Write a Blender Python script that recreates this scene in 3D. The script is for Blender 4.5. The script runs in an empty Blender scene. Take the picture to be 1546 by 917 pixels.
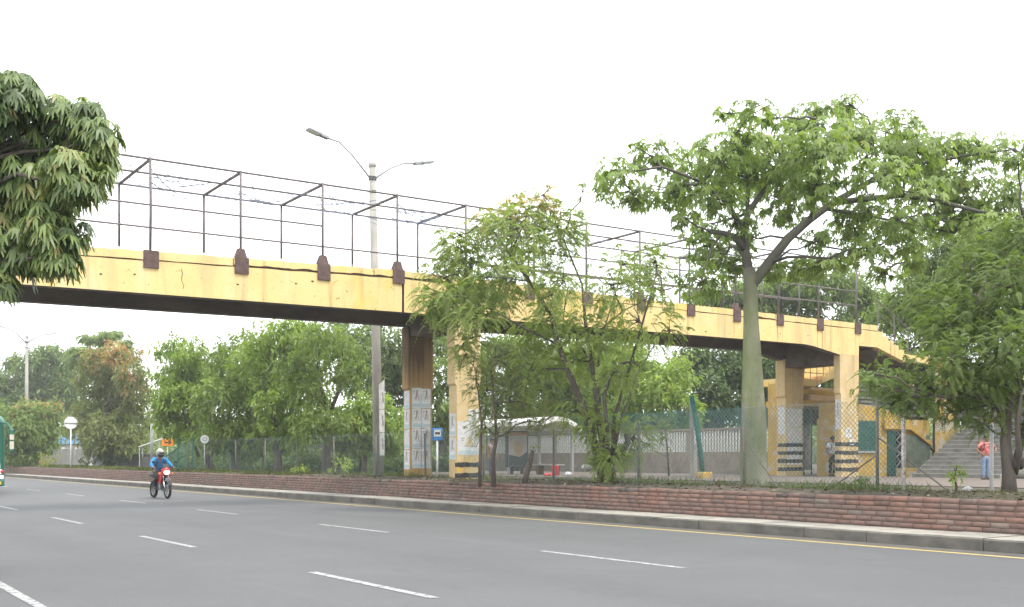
import bpy, bmesh, math, random
import numpy as np
from mathutils import Vector, Matrix, noise
random.seed(7); RNG = np.random.default_rng(7)
R = math.radians
SC = bpy.context.scene
COL = SC.collection
# ------------------------------------------------------------------ camera, sky, sun, exposure
# world axes: X runs across the road (and along the footbridge), Y along the road away from the camera
EYE, FPX, HEAD = 1.35, 1583.0, R(35.11)
SA, CA = math.sin(HEAD), math.cos(HEAD)
cam = bpy.data.cameras.new('camera'); camo = bpy.data.objects.new('camera', cam); COL.objects.link(camo)
camo.location = (0, 0, EYE); camo.rotation_euler = (R(90), 0, -HEAD)
cam.sensor_fit = 'HORIZONTAL'; cam.sensor_width = 36; cam.lens = 36*FPX/1546
cam.shift_y = (693-458.5)/1546
cam.clip_start = .1; cam.clip_end = 4000
SC.camera = camo
wd = bpy.data.worlds.new('World'); SC.world = wd; wd.use_nodes = True
nt = wd.node_tree; nt.nodes.clear()
sky = nt.nodes.new('ShaderNodeTexSky'); sky.sky_type = 'NISHITA'; sky.sun_disc = False
SUN_EL, SUN_AZ = R(62), R(160)          # azimuth of the sun from +Y clockwise (towards +X)
sky.sun_elevation = SUN_EL; sky.sun_rotation = SUN_AZ; sky.air_density = 1.5; sky.dust_density = 4
mx = nt.nodes.new('ShaderNodeMix'); mx.data_type = 'RGBA'
bg = nt.nodes.new('ShaderNodeBackground'); bg.inputs['Strength'].default_value = .12
out = nt.nodes.new('ShaderNodeOutputWorld')
tc = nt.nodes.new('ShaderNodeTexCoord'); cn = nt.nodes.new('ShaderNodeTexNoise'); cn.inputs['Scale'].default_value = 2.2; cn.inputs['Detail'].default_value = 5
cr = nt.nodes.new('ShaderNodeMapRange'); cr.inputs['To Min'].default_value = .90; cr.inputs['To Max'].default_value = 1.0
cr.inputs['From Min'].default_value = .35; cr.inputs['From Max'].default_value = .65
nt.links.new(tc.outputs['Generated'], cn.inputs['Vector']); nt.links.new(cn.outputs['Fac'], cr.inputs['Value'])
nt.links.new(cr.outputs[0], mx.inputs[0])
nt.links.new(sky.outputs[0], mx.inputs[6]); mx.inputs[7].default_value = (9.6, 9.9, 10.2, 1)   # bright overcast cloud deck
nt.links.new(mx.outputs[2], bg.inputs[0]); nt.links.new(bg.outputs[0], out.inputs[0])
sl = bpy.data.lights.new('sun', 'SUN'); sl.energy = 1.4; sl.angle = R(14); sl.color = (1, .96, .9)
so = bpy.data.objects.new('sun', sl); COL.objects.link(so)
sd = Vector((math.sin(SUN_AZ)*math.cos(SUN_EL), math.cos(SUN_AZ)*math.cos(SUN_EL), math.sin(SUN_EL)))
so.rotation_euler = sd.to_track_quat('Z', 'Y').to_euler(); so.location = (0, 0, 60)
SC.view_settings.view_transform = 'Standard'; SC.view_settings.look = 'None'
SC.view_settings.exposure = 1.15; SC.view_settings.gamma = 1
SC.render.engine = 'CYCLES'
try:
    SC.cycles.use_denoising = True; SC.cycles.max_bounces = 8; SC.cycles.diffuse_bounces = 4; SC.cycles.transparent_max_bounces = 8
except Exception: pass

def W(px, d):
    u = (px-773)/FPX*d
    return CA*u+SA*d, -SA*u+CA*d
def ZZ(py, d): return (693-py)*d/FPX+EYE
def P3(px, py, d):
    x, y = W(px, d); return np.array((x, y, ZZ(py, d)))

# ------------------------------------------------------------------ materials
MATS = {}
def mat(name, col, rough=.8, var=0.0, scale=4.0, col2=None, bump=0.0, bscale=30.0, metal=0.0, spec=.4, stretch=(1,1,1), lo=.4, hi=.65, emit=None):
    if name in MATS: return MATS[name]
    m = bpy.data.materials.new(name); m.use_nodes = True; n = m.node_tree
    b = n.nodes['Principled BSDF']; b.inputs['Roughness'].default_value = rough; b.inputs['Metallic'].default_value = metal
    b.inputs['Specular IOR Level'].default_value = spec
    c = (*col, 1); b.inputs['Base Color'].default_value = c
    tcn = n.nodes.new('ShaderNodeTexCoord'); mp = n.nodes.new('ShaderNodeMapping'); mp.inputs['Scale'].default_value = stretch
    n.links.new(tcn.outputs['Object'], mp.inputs[0])
    if col2 is not None or var:
        t = n.nodes.new('ShaderNodeTexNoise'); t.inputs['Scale'].default_value = scale; t.inputs['Detail'].default_value = 6; t.inputs['Roughness'].default_value = .65
        n.links.new(mp.outputs[0], t.inputs['Vector'])
        rp = n.nodes.new('ShaderNodeMapRange'); rp.inputs['From Min'].default_value = lo; rp.inputs['From Max'].default_value = hi
        n.links.new(t.outputs['Fac'], rp.inputs['Value'])
        mm = n.nodes.new('ShaderNodeMix'); mm.data_type = 'RGBA'; n.links.new(rp.outputs[0], mm.inputs[0])
        c2 = (*col2, 1) if col2 is not None else (col[0]*(1-var), col[1]*(1-var), col[2]*(1-var), 1)
        mm.inputs[6].default_value = c; mm.inputs[7].default_value = c2
        n.links.new(mm.outputs[2], b.inputs['Base Color'])
    if bump:
        t2 = n.nodes.new('ShaderNodeTexNoise'); t2.inputs['Scale'].default_value = bscale; t2.inputs['Detail'].default_value = 5
        n.links.new(mp.outputs[0], t2.inputs['Vector'])
        bp = n.nodes.new('ShaderNodeBump'); bp.inputs['Strength'].default_value = bump; bp.inputs['Distance'].default_value = .02
        n.links.new(t2.outputs['Fac'], bp.inputs['Height']); n.links.new(bp.outputs[0], b.inputs['Normal'])
    if emit:
        b.inputs['Emission Color'].default_value = (*emit[0], 1); b.inputs['Emission Strength'].default_value = emit[1]
    MATS[name] = m; return m
def nn(m, t, **k):
    n = m.node_tree.nodes.new(t)
    for a, v in k.items(): n.inputs[a].default_value = v
    return n
def add_layer(m, fac_socket, colour):
    """lay a stain colour over the current base colour"""
    n = m.node_tree; b = n.nodes['Principled BSDF']; s = b.inputs['Base Color']
    mm = n.nodes.new('ShaderNodeMix'); mm.data_type = 'RGBA'
    if s.is_linked: n.links.new(s.links[0].from_socket, mm.inputs[6])
    else: mm.inputs[6].default_value = s.default_value
    mm.inputs[7].default_value = (*colour, 1)
    n.links.new(fac_socket, mm.inputs[0]); n.links.new(mm.outputs[2], s)
def noise_mask(m, scale, lo, hi, stretch=(1,1,1), amt=1.0, detail=6):
    n = m.node_tree
    t = n.nodes.new('ShaderNodeTexCoord'); mp = n.nodes.new('ShaderNodeMapping'); mp.inputs['Scale'].default_value = stretch
    mp.inputs['Location'].default_value = (random.uniform(-9, 9), random.uniform(-9, 9), 0)
    n.links.new(t.outputs['Object'], mp.inputs[0])
    x = n.nodes.new('ShaderNodeTexNoise'); x.inputs['Scale'].default_value = scale; x.inputs['Detail'].default_value = detail
    n.links.new(mp.outputs[0], x.inputs['Vector'])
    r = n.nodes.new('ShaderNodeMapRange'); r.inputs['From Min'].default_value = lo; r.inputs['From Max'].default_value = hi; r.inputs['To Max'].default_value = amt
    n.links.new(x.outputs['Fac'], r.inputs['Value']); return r.outputs[0]
def mathn(m, op, a, b=None):
    n = m.node_tree; x = n.nodes.new('ShaderNodeMath'); x.operation = op
    for i, v in enumerate((a, b)):
        if v is None: continue
        if isinstance(v, (int, float)): x.inputs[i].default_value = v
        else: n.links.new(v, x.inputs[i])
    return x.outputs[0]
def objxyz(m):
    n = m.node_tree; t = n.nodes.new('ShaderNodeTexCoord'); s = n.nodes.new('ShaderNodeSeparateXYZ')
    n.links.new(t.outputs['Object'], s.inputs[0]); return s.outputs
def tint_mat(name, stops, rough=.85, transl=0.0, spec=.3, bump=0.0):
    """colour ramp driven by the per-point 'tint' attribute"""
    m = bpy.data.materials.new(name); m.use_nodes = True; n = m.node_tree
    b = n.nodes['Principled BSDF']; b.inputs['Roughness'].default_value = rough; b.inputs['Specular IOR Level'].default_value = spec
    a = n.nodes.new('ShaderNodeAttribute'); a.attribute_name = 'tint'
    r = n.nodes.new('ShaderNodeValToRGB'); e = r.color_ramp.elements
    e[0].position, e[0].color = stops[0][0], (*stops[0][1], 1); e[1].position, e[1].color = stops[-1][0], (*stops[-1][1], 1)
    for p, c in stops[1:-1]: x = e.new(p); x.color = (*c, 1)
    n.links.new(a.outputs['Fac'], r.inputs[0]); n.links.new(r.outputs[0], b.inputs['Base Color'])
    if transl:
        t = n.nodes.new('ShaderNodeBsdfTranslucent'); mxs = n.nodes.new('ShaderNodeMixShader'); mxs.inputs[0].default_value = transl
        g = n.nodes.new('ShaderNodeMix'); g.data_type = 'RGBA'; g.blend_type = 'MULTIPLY'; g.inputs[0].default_value = 1; g.inputs[7].default_value = (1.5, 1.6, .8, 1)
        n.links.new(r.outputs[0], g.inputs[6]); n.links.new(g.outputs[2], t.inputs[0])
        n.links.new(b.outputs[0], mxs.inputs[1]); n.links.new(t.outputs[0], mxs.inputs[2])
        n.links.new(mxs.outputs[0], n.nodes['Material Output'].inputs[0])
    MATS[name] = m; return m

# ------------------------------------------------------------------ mesh helpers
class MB:
    def __init__(s): s.v, s.f, s.m, s.t, s.cur, s.tv = [], [], [], [], 0, .5
    def add(s, vs, fs):
        o = len(s.v); s.v += [tuple(float(c) for c in p) for p in vs]; s.t += [s.tv]*len(vs)
        s.f += [tuple(i+o for i in f) for f in fs]; s.m += [s.cur]*len(fs); return s
    def box(s, x0, y0, z0, x1, y1, z1, M=None):
        v = [(x0,y0,z0),(x1,y0,z0),(x1,y1,z0),(x0,y1,z0),(x0,y0,z1),(x1,y0,z1),(x1,y1,z1),(x0,y1,z1)]
        if M is not None: v = [M @ Vector(p) for p in v]
        return s.add(v, [(0,3,2,1),(4,5,6,7),(0,1,5,4),(1,2,6,5),(2,3,7,6),(3,0,4,7)])
    def cbox(s, c, h, M=None):
        return s.box(c[0]-h[0], c[1]-h[1], c[2]-h[2], c[0]+h[0], c[1]+h[1], c[2]+h[2], M)
    def bbox(s, x0, y0, z0, x1, y1, z1, b, M=None):
        """box with chamfered edges"""
        bm = bmesh.new(); bmesh.ops.create_cube(bm, size=1)
        for q in bm.verts: q.co = Vector(((x0+x1)/2+q.co.x*(x1-x0), (y0+y1)/2+q.co.y*(y1-y0), (z0+z1)/2+q.co.z*(z1-z0)))
        bmesh.ops.bevel(bm, geom=bm.edges[:], offset=b, segments=2, affect='EDGES', profile=.5)
        bm.verts.index_update(); vs = [(M @ q.co) if M is not None else q.co for q in bm.verts]; fs = [[q.index for q in f.verts] for f in bm.faces]
        bm.free(); return s.add(vs, fs)
    def prism_y(s, pts, y0, y1):
        """(x,z) outline, extruded along y"""
        n = len(pts); v = [(x, y0, z) for x, z in pts]+[(x, y1, z) for x, z in pts]
        return s.add(v, [tuple(range(n)), tuple(range(2*n-1, n-1, -1))]+[(i, i+n, (i+1) % n+n, (i+1) % n) for i in range(n)])
    def prism_x(s, pts, x0, x1):
        n = len(pts); v = [(x0, y, z) for y, z in pts]+[(x1, y, z) for y, z in pts]
        return s.add(v, [tuple(range(n)), tuple(range(2*n-1, n-1, -1))]+[(i, i+n, (i+1) % n+n, (i+1) % n) for i in range(n)])
    def prism_z(s, pts, z0, z1):
        n = len(pts); v = [(x, y, z0) for x, y in pts]+[(x, y, z1) for x, y in pts]
        return s.add(v, [tuple(range(n-1, -1, -1)), tuple(range(n, 2*n))]+[(i, (i+1) % n, (i+1) % n+n, i+n) for i in range(n)])
    def tube(s, path, rad, n=8, cap=True):
        P = [Vector(p) for p in path]; k = len(P); rr = rad if hasattr(rad, '__len__') else [rad]*k
        vs, fs = [], []; ref = None
        for i, p in enumerate(P):
            d = (P[min(i+1, k-1)]-P[max(i-1, 0)])
            d = d.normalized() if d.length > 1e-9 else Vector((0, 0, 1))
            if ref is None: ref = Vector((1, 0, 0)) if abs(d.x) < .8 else Vector((0, 1, 0))
            a = (ref-d*ref.dot(d)).normalized(); ref = a; b = d.cross(a)
            for j in range(n):
                t = 2*math.pi*j/n; vs.append(p+(a*math.cos(t)+b*math.sin(t))*rr[i])
        for i in range(k-1):
            for j in range(n): fs.append((i*n+j, i*n+(j+1) % n, (i+1)*n+(j+1) % n, (i+1)*n+j))
        if cap: fs += [tuple(range(n-1, -1, -1)), tuple(range((k-1)*n, k*n))]
        return s.add(vs, fs)
    def ell(s, c, r, n=12, m=8, M=None, z0=-1.0, z1=1.0):
        vs, fs = [], []
        a0, a1 = math.asin(max(-1, z0)), math.asin(min(1, z1))
        for i in range(m+1):
            a = a0+(a1-a0)*i/m
            for j in range(n):
                t = 2*math.pi*j/n; q = Vector((r[0]*math.cos(a)*math.cos(t), r[1]*math.cos(a)*math.sin(t), r[2]*math.sin(a)))
                if M is not None: q = M @ q
                vs.append(Vector(c)+q)
        for i in range(m):
            for j in range(n): fs.append((i*n+j, i*n+(j+1) % n, (i+1)*n+(j+1) % n, (i+1)*n+j))
        return s.add(vs, fs)
    def disc(s, c, nrm, r, th, n=24):
        c = Vector(c); d = Vector(nrm).normalized(); return s.tube([c-d*th/2, c+d*th/2], [r, r], n)
    def torus(s, c, nrm, R_, r_, n=24, m=8):
        c = Vector(c); d = Vector(nrm).normalized(); a = d.orthogonal().normalized(); b = d.cross(a); vs, fs = [], []
        for i in range(n):
            t = 2*math.pi*i/n; e = a*math.cos(t)+b*math.sin(t)
            for j in range(m):
                u = 2*math.pi*j/m; vs.append(c+e*(R_+r_*math.cos(u))+d*(r_*math.sin(u)))
        for i in range(n):
            for j in range(m): fs.append((i*m+j, ((i+1) % n)*m+j, ((i+1) % n)*m+(j+1) % m, i*m+(j+1) % m))
        return s.add(vs, fs)
    def build(s, name, mats, parent=None, smooth=False, tint=False):
        me = bpy.data.meshes.new(name); me.from_pydata(s.v, [], s.f)
        for x in (mats if isinstance(mats, (list, tuple)) else [mats]): me.materials.append(x)
        if s.m: me.polygons.foreach_set('material_index', s.m)
        if smooth: me.polygons.foreach_set('use_smooth', [True]*len(me.polygons))
        if tint:
            a = me.attributes.new('tint', 'FLOAT', 'POINT'); a.data.foreach_set('value', np.array(s.t, dtype=np.float32))
        bmf = bmesh.new(); bmf.from_mesh(me); bmesh.ops.recalc_face_normals(bmf, faces=bmf.faces[:]); bmf.to_mesh(me); bmf.free()
        o = bpy.data.objects.new(name, me); COL.objects.link(o)
        if parent: o.parent = parent
        return o
def tag(o, label, cat, group=None, kind=None):
    if label: o['label'] = label
    if cat: o['category'] = cat
    if group: o['group'] = group
    if kind: o['kind'] = kind
    return o
def struct(o): o['kind'] = 'structure'; return o
def thing(name, label, cat, loc=(0, 0, 0), rz=0, group=None):
    o = bpy.data.objects.new(name, None); COL.objects.link(o); o.location = loc; o.rotation_euler = (0, 0, rz); o.empty_display_size = .3
    return tag(o, label, cat, group)
def dup(root, loc, rz=None, label=None):
    def cp(o, p):
        c = o.copy(); COL.objects.link(c); c.parent = p
        for ch in [x for x in o.children]: cp(ch, c)
        return c
    r = cp(root, None); r.location = loc
    if rz is not None: r.rotation_euler = (0, 0, rz)
    if label: r['label'] = label
    return r

# ------------------------------------------------------------------ quads in bulk (leaves, wires, bricks, grass)
class Quads:
    def __init__(s): s.V, s.F, s.T, s.n = [], [], [], 0
    def add(s, v, f, t):
        s.V.append(v.reshape(-1, 3)); s.F.append(f.reshape(-1, 4)+s.n); s.T.append(t.reshape(-1)); s.n += v.reshape(-1, 3).shape[0]
    def build(s, name, m, parent=None, smooth=False):
        V = np.concatenate(s.V).astype(np.float32); F = np.concatenate(s.F).astype(np.int32); T = np.concatenate(s.T).astype(np.float32)
        me = bpy.data.meshes.new(name); me.vertices.add(len(V)); me.vertices.foreach_set('co', V.ravel())
        me.loops.add(F.size); me.loops.foreach_set('vertex_index', F.ravel())
        me.polygons.add(len(F)); me.polygons.foreach_set('loop_start', np.arange(len(F), dtype=np.int32)*4)
        a = me.attributes.new('tint', 'FLOAT', 'POINT'); a.data.foreach_set('value', T)
        me.materials.append(m); me.update(calc_edges=True); me.validate()
        if smooth: me.polygons.foreach_set('use_smooth', [True]*len(me.polygons))
        o = bpy.data.objects.new(name, me); COL.objects.link(o)
        if parent: o.parent = parent
        return o
def unit(a): return a/np.maximum(np.linalg.norm(a, axis=-1, keepdims=True), 1e-9)
def leaves(Q, base, d, nrm, L, Wd, tint, droop=.25):
    """leaf blades: 6 points, 2 quads, bent down towards the tip"""
    d = unit(d); side = unit(np.cross(d, nrm)); N = len(base); L = L[:, None]; Wd = Wd[:, None]
    dn = np.zeros_like(d); dn[:, 2] = -1
    p0 = base; p1 = base+d*L*.48+dn*L*droop*.22; p2 = base+d*L+dn*L*droop
    v = np.stack([p0-side*Wd*.07, p0+side*Wd*.07, p1+side*Wd*.5, p1-side*Wd*.5, p2+side*Wd*.14, p2-side*Wd*.14], 1)
    i = (np.arange(N)*6)[:, None]; f = np.stack([np.concatenate([i, i+1, i+2, i+3], 1), np.concatenate([i+3, i+2, i+4, i+5], 1)], 1)
    Q.add(v, f, np.repeat(tint, 6))
def rnd(n): return RNG.random(n)
def rdir(n): return unit(RNG.normal(size=(n, 3)))
def lobe_points(c, r, n, bias=.45, gap=.0, gs=.9):
    d = rdir(n*2); p = np.asarray(c)+d*(rnd(n*2)[:, None]**bias)*np.asarray(r)
    if gap:
        k = np.array([noise.noise(Vector(q)*gs) for q in p]); o = np.argsort(-k)[:int(len(p)*(1-gap))]
        o = RNG.permutation(o)[:n]; return p[o], d[o]
    return p[:n], d[:n]
def palmate(Q, p, o, size, tint, k=7, droop=.5, wid=.27, hang=.22):
    M = len(p); ax = unit(o*np.array((.8, .8, .4))+np.array((0, 0, .7))+RNG.normal(size=(M, 3))*.25)
    t = unit(np.cross(ax, rdir(M))); b = np.cross(ax, t)
    for j in range(k):
        a = 2*np.pi*j/k+rnd(M)*.5; rad = t*np.cos(a)[:, None]+b*np.sin(a)[:, None]
        d = rad*.9+ax*.25+np.array((0, 0, -hang)); nr = ax+RNG.normal(size=(M, 3))*.2
        L = size*(.75+.5*rnd(M)); leaves(Q, p, d, nr, L, L*wid*(.85+.3*rnd(M)), np.clip(tint+RNG.normal(size=M)*.04, 0, 1), droop)
def fronds(Q, p, o, size, tint, k=8, ll=.16, droop=.5):
    M = len(p); d = unit(o*np.array((1, 1, .5))+RNG.normal(size=(M, 3))*.6); L = size*(.7+.6*rnd(M)); side = unit(np.cross(d, np.array((0, 0, 1.))+rdir(M)*.35)); up = np.cross(side, d)
    for j in range(k):
        t = (j+.6)/k; q = p+d*(L*t)[:, None]; q[:, 2] -= L*droop*t*t
        dd = d.copy(); dd[:, 2] -= droop*2*t*.7
        for s in (-1, 1):
            l = size*ll*(1.25-.6*t)*(.8+.4*rnd(M))
            leaves(Q, q, side*s*.85+dd*.55+np.array((0, 0, -.25)), up, l, l*.42, np.clip(tint+RNG.normal(size=M)*.03, 0, 1), .2)
def tufts(Q, p, o, size, tint, k=7, droop=.35, spread=1.0, wid=.42):
    M = len(p)
    for j in range(k):
        d = unit(o*.5+rdir(M)+np.array((0, 0, -.1))); b = p+rdir(M)*size*spread*(rnd(M)[:, None]); nr = rdir(M)*.7+np.array((0, 0, 1.))
        L = size*(.7+.6*rnd(M)); leaves(Q, b, d, nr, L, L*wid*(.8+.4*rnd(M)), np.clip(tint+RNG.normal(size=M)*.05, 0, 1), droop)
def wires(Q, A, B, r, tint):
    """straight three-sided wires from A to B"""
    A = np.asarray(A, float); B = np.asarray(B, float); N = len(A); d = unit(B-A); x = unit(np.cross(d, np.array((.31, .87, .37)))); y = np.cross(d, x); v = []
    for E in (A, B):
        for j in range(3): v.append(E+(x*math.cos(j*2.0944)+y*math.sin(j*2.0944))*r)
    v = np.stack(v, 1); i = (np.arange(N)*6)[:, None]
    f = np.stack([np.concatenate([i+j, i+(j+1) % 3, i+3+(j+1) % 3, i+3+j], 1) for j in range(3)], 1)
    Q.add(v, f, np.full(N*6, tint))
def boxes(Q, C, H, tint):
    C = np.asarray(C, float); H = np.asarray(H, float); N = len(C)
    sg = np.array([(-1,-1,-1),(1,-1,-1),(1,1,-1),(-1,1,-1),(-1,-1,1),(1,-1,1),(1,1,1),(-1,1,1)], float)
    v = C[:, None]+sg[None]*H[:, None]; i = (np.arange(N)*8)[:, None, None]
    f = i+np.array([(0,3,2,1),(4,5,6,7),(0,1,5,4),(1,2,6,5),(2,3,7,6),(3,0,4,7)])[None]
    Q.add(v, f, np.repeat(tint, 8))

# ================================================================== THE SETTING
# ---- asphalt, worn lighter in the wheel tracks
asph = mat('asphalt', (.080, .081, .083), .72, col2=(.097, .098, .100), scale=.55, bump=.35, bscale=55, spec=.45, lo=.35, hi=.7)
xyz = objxyz(asph)
def band(x0, w):
    a = mathn(asph, 'SUBTRACT', xyz[0], x0); a = mathn(asph, 'ABSOLUTE', a); a = mathn(asph, 'DIVIDE', a, w); a = mathn(asph, 'SUBTRACT', 1.0, a)
    return mathn(asph, 'MAXIMUM', a, 0.0)
wear = noise_mask(asph, .5, .3, .75, (1, .12, 1), .55)
for x0, w, c in ((3.6, .75, (.060, .060, .060)), (7.1, .8, (.058, .058, .058)), (11.4, .9, (.062, .062, .061))):
    add_layer(asph, mathn(asph, 'MULTIPLY', band(x0, w), wear), c)
add_layer(asph, noise_mask(asph, 7, .52, .72, (1, .5, 1), .45), (.100, .101, .103))
add_layer(asph, noise_mask(asph, 2.4, .62, .70, (1, .45, 1), .35), (.060, .060, .059))
add_layer(asph, noise_mask(asph, 38, .60, .72, amt=.4, detail=3), (.13, .13, .128))
add_layer(asph, noise_mask(asph, 220, .62, .75, amt=.55, detail=2), (.21, .21, .205))
add_layer(asph, noise_mask(asph, 160, .62, .72, amt=.5, detail=2), (.045, .045, .045))
add_layer(asph, noise_mask(asph, .9, .60, .74, (1, .1, 1), .5), (.115, .116, .119))
m = MB(); m.box(-14, -30, -.3, 14.40, 420, 0); struct(m.build('road', asph))
cm = MB()
for k in range(16):                                     # sealed cracks and tar patches in the asphalt
    px_, py_ = random.uniform(2.2, 13.5), 9+40*random.random(); a = random.choice((R(90), R(90), 0))+random.uniform(-.3, .3); L = random.uniform(.5, 2.6); n = int(L/.12)
    for i in range(n):
        a += random.uniform(-.28, .28); qx, qy = px_+.12*math.cos(a), py_+.12*math.sin(a); w = random.uniform(.002, .005)
        ox, oy = -math.sin(a)*w, math.cos(a)*w
        cm.add([(px_-ox, py_-oy, .0022), (px_+ox, py_+oy, .0022), (qx+ox, qy+oy, .0022), (qx-ox, qy-oy, .0022)], [(0, 1, 2, 3)]); px_, py_ = qx, qy
struct(cm.build('road_cracks', mat('tar_seal', (.046, .046, .047), .7)))
paintw = mat('road_paint_white', (.37, .37, .365), .75, col2=(.12, .12, .122), scale=11, lo=.44, hi=.64)
painty = mat('road_paint_yellow', (.46, .36, .14), .75, col2=(.20, .17, .11), scale=7, lo=.5, hi=.74)
def strip(m, x, y0, y1, w, z=.004, seg=1.5):
    n = max(1, int((y1-y0)/seg)); ys = [y0+(y1-y0)*i/n for i in range(n+1)]; v = []
    for y in ys: v += [(x-w/2+random.uniform(-.006, .006), y, z), (x+w/2+random.uniform(-.006, .006), y, z)]
    m.add(v, [(2*i, 2*i+1, 2*i+3, 2*i+2) for i in range(n)])
m = MB()
for i in range(-2, 22): strip(m, 5.23, 8.73+7.12*i, 8.73+7.12*i+2.85, .11)
for i in range(-2, 22): strip(m, 9.18, 9.36+7.65*i, 9.36+7.65*i+2.95, .11)
struct(m.build('lane_markings', paintw))
m = MB(); strip(m, 1.98, -20, 160, .10); struct(m.build('edge_line', paintw))
m = MB(); strip(m, 13.83, -20, 220, .15); struct(m.build('median_line', painty))
gutter = mat('gutter_dust', (.115, .105, .088), .95, col2=(.085, .080, .072), scale=3)
m = MB(); n0 = 300; v = []
for i in range(n0+1):
    y = -10+i*.5; v += [(14.02+.16*noise.noise(Vector((0, y*.7, 0))), y, .0035), (14.405, y, .0045)]
m.add(v, [(2*i, 2*i+1, 2*i+3, 2*i+2) for i in range(n0)]); struct(m.build('gutter_dust', gutter))
# ---- kerb
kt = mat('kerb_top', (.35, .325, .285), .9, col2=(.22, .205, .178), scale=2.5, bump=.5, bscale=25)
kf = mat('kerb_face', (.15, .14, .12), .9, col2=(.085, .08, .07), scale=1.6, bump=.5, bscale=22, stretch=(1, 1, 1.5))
m = MB(); y = -12.0
while y < 160:
    L = random.uniform(.9, 1.6) if y < 60 else 4; dz = random.uniform(-.008, .008); dx = random.uniform(-.012, .012)
    x0, x1, z0, z1 = 14.40+dx, 15.50, -.1, .19+dz; y1 = y+L-.008; ch = .025
    o = [(x0, z0), (x1, z0), (x1, z1), (x0+ch, z1), (x0, z1-ch)]
    v = [(a, y, b) for a, b in o]+[(a, y1, b) for a, b in o]
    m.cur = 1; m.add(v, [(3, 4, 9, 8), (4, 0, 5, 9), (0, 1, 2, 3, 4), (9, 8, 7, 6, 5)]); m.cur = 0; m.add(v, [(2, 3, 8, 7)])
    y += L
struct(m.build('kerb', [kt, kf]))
# ---- brick retaining wall: real bricks over a mortar core
brickm = tint_mat('brick', [(0, (.150, .108, .092)), (.35, (.190, .125, .104)), (.7, (.215, .135, .110)), (.86, (.250, .145, .110)), (.92, (.25, .20, .17)), (1, (.08, .066, .058))], .9)
add_layer(brickm, noise_mask(brickm, 1.3, .50, .70, (1, .6, 2.2), .6), (.165, .142, .122))
add_layer(brickm, noise_mask(brickm, .8, .60, .72, (1, .8, 1.4), .6), (.26, .12, .085))
add_layer(brickm, noise_mask(brickm, 2.5, .64, .74, (1, 1, .5), .7), (.07, .058, .05))
add_layer(brickm, noise_mask(brickm, 14, .55, .72, amt=.5), (.24, .19, .165))
mortar = mat('mortar', (.15, .125, .105), .95, col2=(.075, .060, .052), scale=3)
Q = Quads(); C, H, T = [], [], []
NCO, BH = 6, .0870; y = -9.0
for c in range(NCO):
    y = -9.0+(.16 if c % 2 else 0); z = .19+BH*(c+.5)
    while y < 150:
        L = random.uniform(.29, .35); t = random.uniform(0, .85) if random.random() > .05 else random.uniform(.86, 1)
        far = 1 if y < 70 else 0
        drop = .016 if c == NCO-1 and random.random() < .06 else 0
        if drop: t = 1.0
        if True:
            C.append((15.50+.11+random.uniform(-.006, .006)*far, y+L/2, z+random.uniform(-.003, .003)*far+(random.uniform(-.006, .008)-drop if c == NCO-1 else 0)))
            H.append((.11, L/2-random.uniform(.004, .009), BH/2-random.uniform(.003, .0075))); T.append(t*(.75 if y > 30 else 1))
        y += L
boxes(Q, C, H, np.array(T)); bw = thing('brick_wall', 'low red brick retaining wall running along the kerb of the road', 'wall', (15.5, 0, .19))
b_ = Q.build('brickwork', brickm, bw); b_.location = (-15.5, 0, -.19)
m = MB(); m.box(15.507, -9.2, -.2, 15.76, 150, .19+BH*NCO-.05); c_ = m.build('mortar_core', mortar, bw); c_.location = (-15.5, 0, -.19)
# ---- ground behind the wall and round the road
soil = mat('ground_soil', (.075, .056, .042), .95, col2=(.048, .048, .026), scale=.9, bump=.6, bscale=9, lo=.42, hi=.6)
add_layer(soil, noise_mask(soil, 5, .52, .70, amt=.7), (.125, .105, .080))
add_layer(soil, noise_mask(soil, .25, .48, .62, amt=.55), (.060, .066, .026))
def gz(x, y):
    if x < 15.6: return .66
    b = .70+.10*math.exp(-((x-16.9)/.9)**2)*(.6+.5*noise.noise(Vector((x*.6, y*.45, 1))))+.035*noise.noise(Vector((x*1.6, y*1.6, 3)))
    k = min(1, max(0, (x-18.5)/2.5)); return b*(1-k)+.60*k
xs = [15.735, 15.74, 15.95, 16.15, 16.35, 16.6, 16.9, 17.2, 17.6, 18, 18.5, 19, 19.7, 20.5, 21.5, 24, 28, 34, 42, 60, 100, 200, 500, 1500]
ys = list(np.arange(-10, 70, .5))+list(np.arange(70, 150, 4))+[150, 200, 300, 500, 900, 1500]
m = MB(); v = [(x, y, gz(x, y) if x > 15.737 else .2) for x in xs for y in ys]; n = len(ys)
m.add(v, [(i*n+j, (i+1)*n+j, (i+1)*n+j+1, i*n+j+1) for i in range(len(xs)-1) for j in range(n-1)])
struct(m.build('ground', soil, smooth=True))
m = MB(); m.add([(-1500, -400, -.35), (15.6, -400, -.35), (15.6, 1500, -.35), (-1500, 1500, -.35)], [(0, 1, 2, 3)])
m.add([(15.6, -400, -.35), (1500, -400, -.35), (1500, -10.02, -.35), (15.6, -10.02, -.35)], [(0, 1, 2, 3)])
struct(m.build('terrain', soil))
pave = mat('pavement_concrete', (.165, .132, .110), .9, col2=(.115, .095, .08), scale=1.5, bump=.3)
m = MB(); m.box(25.5, 10, .4, 37.1, 58, .625); struct(m.build('pavement', pave))
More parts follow.
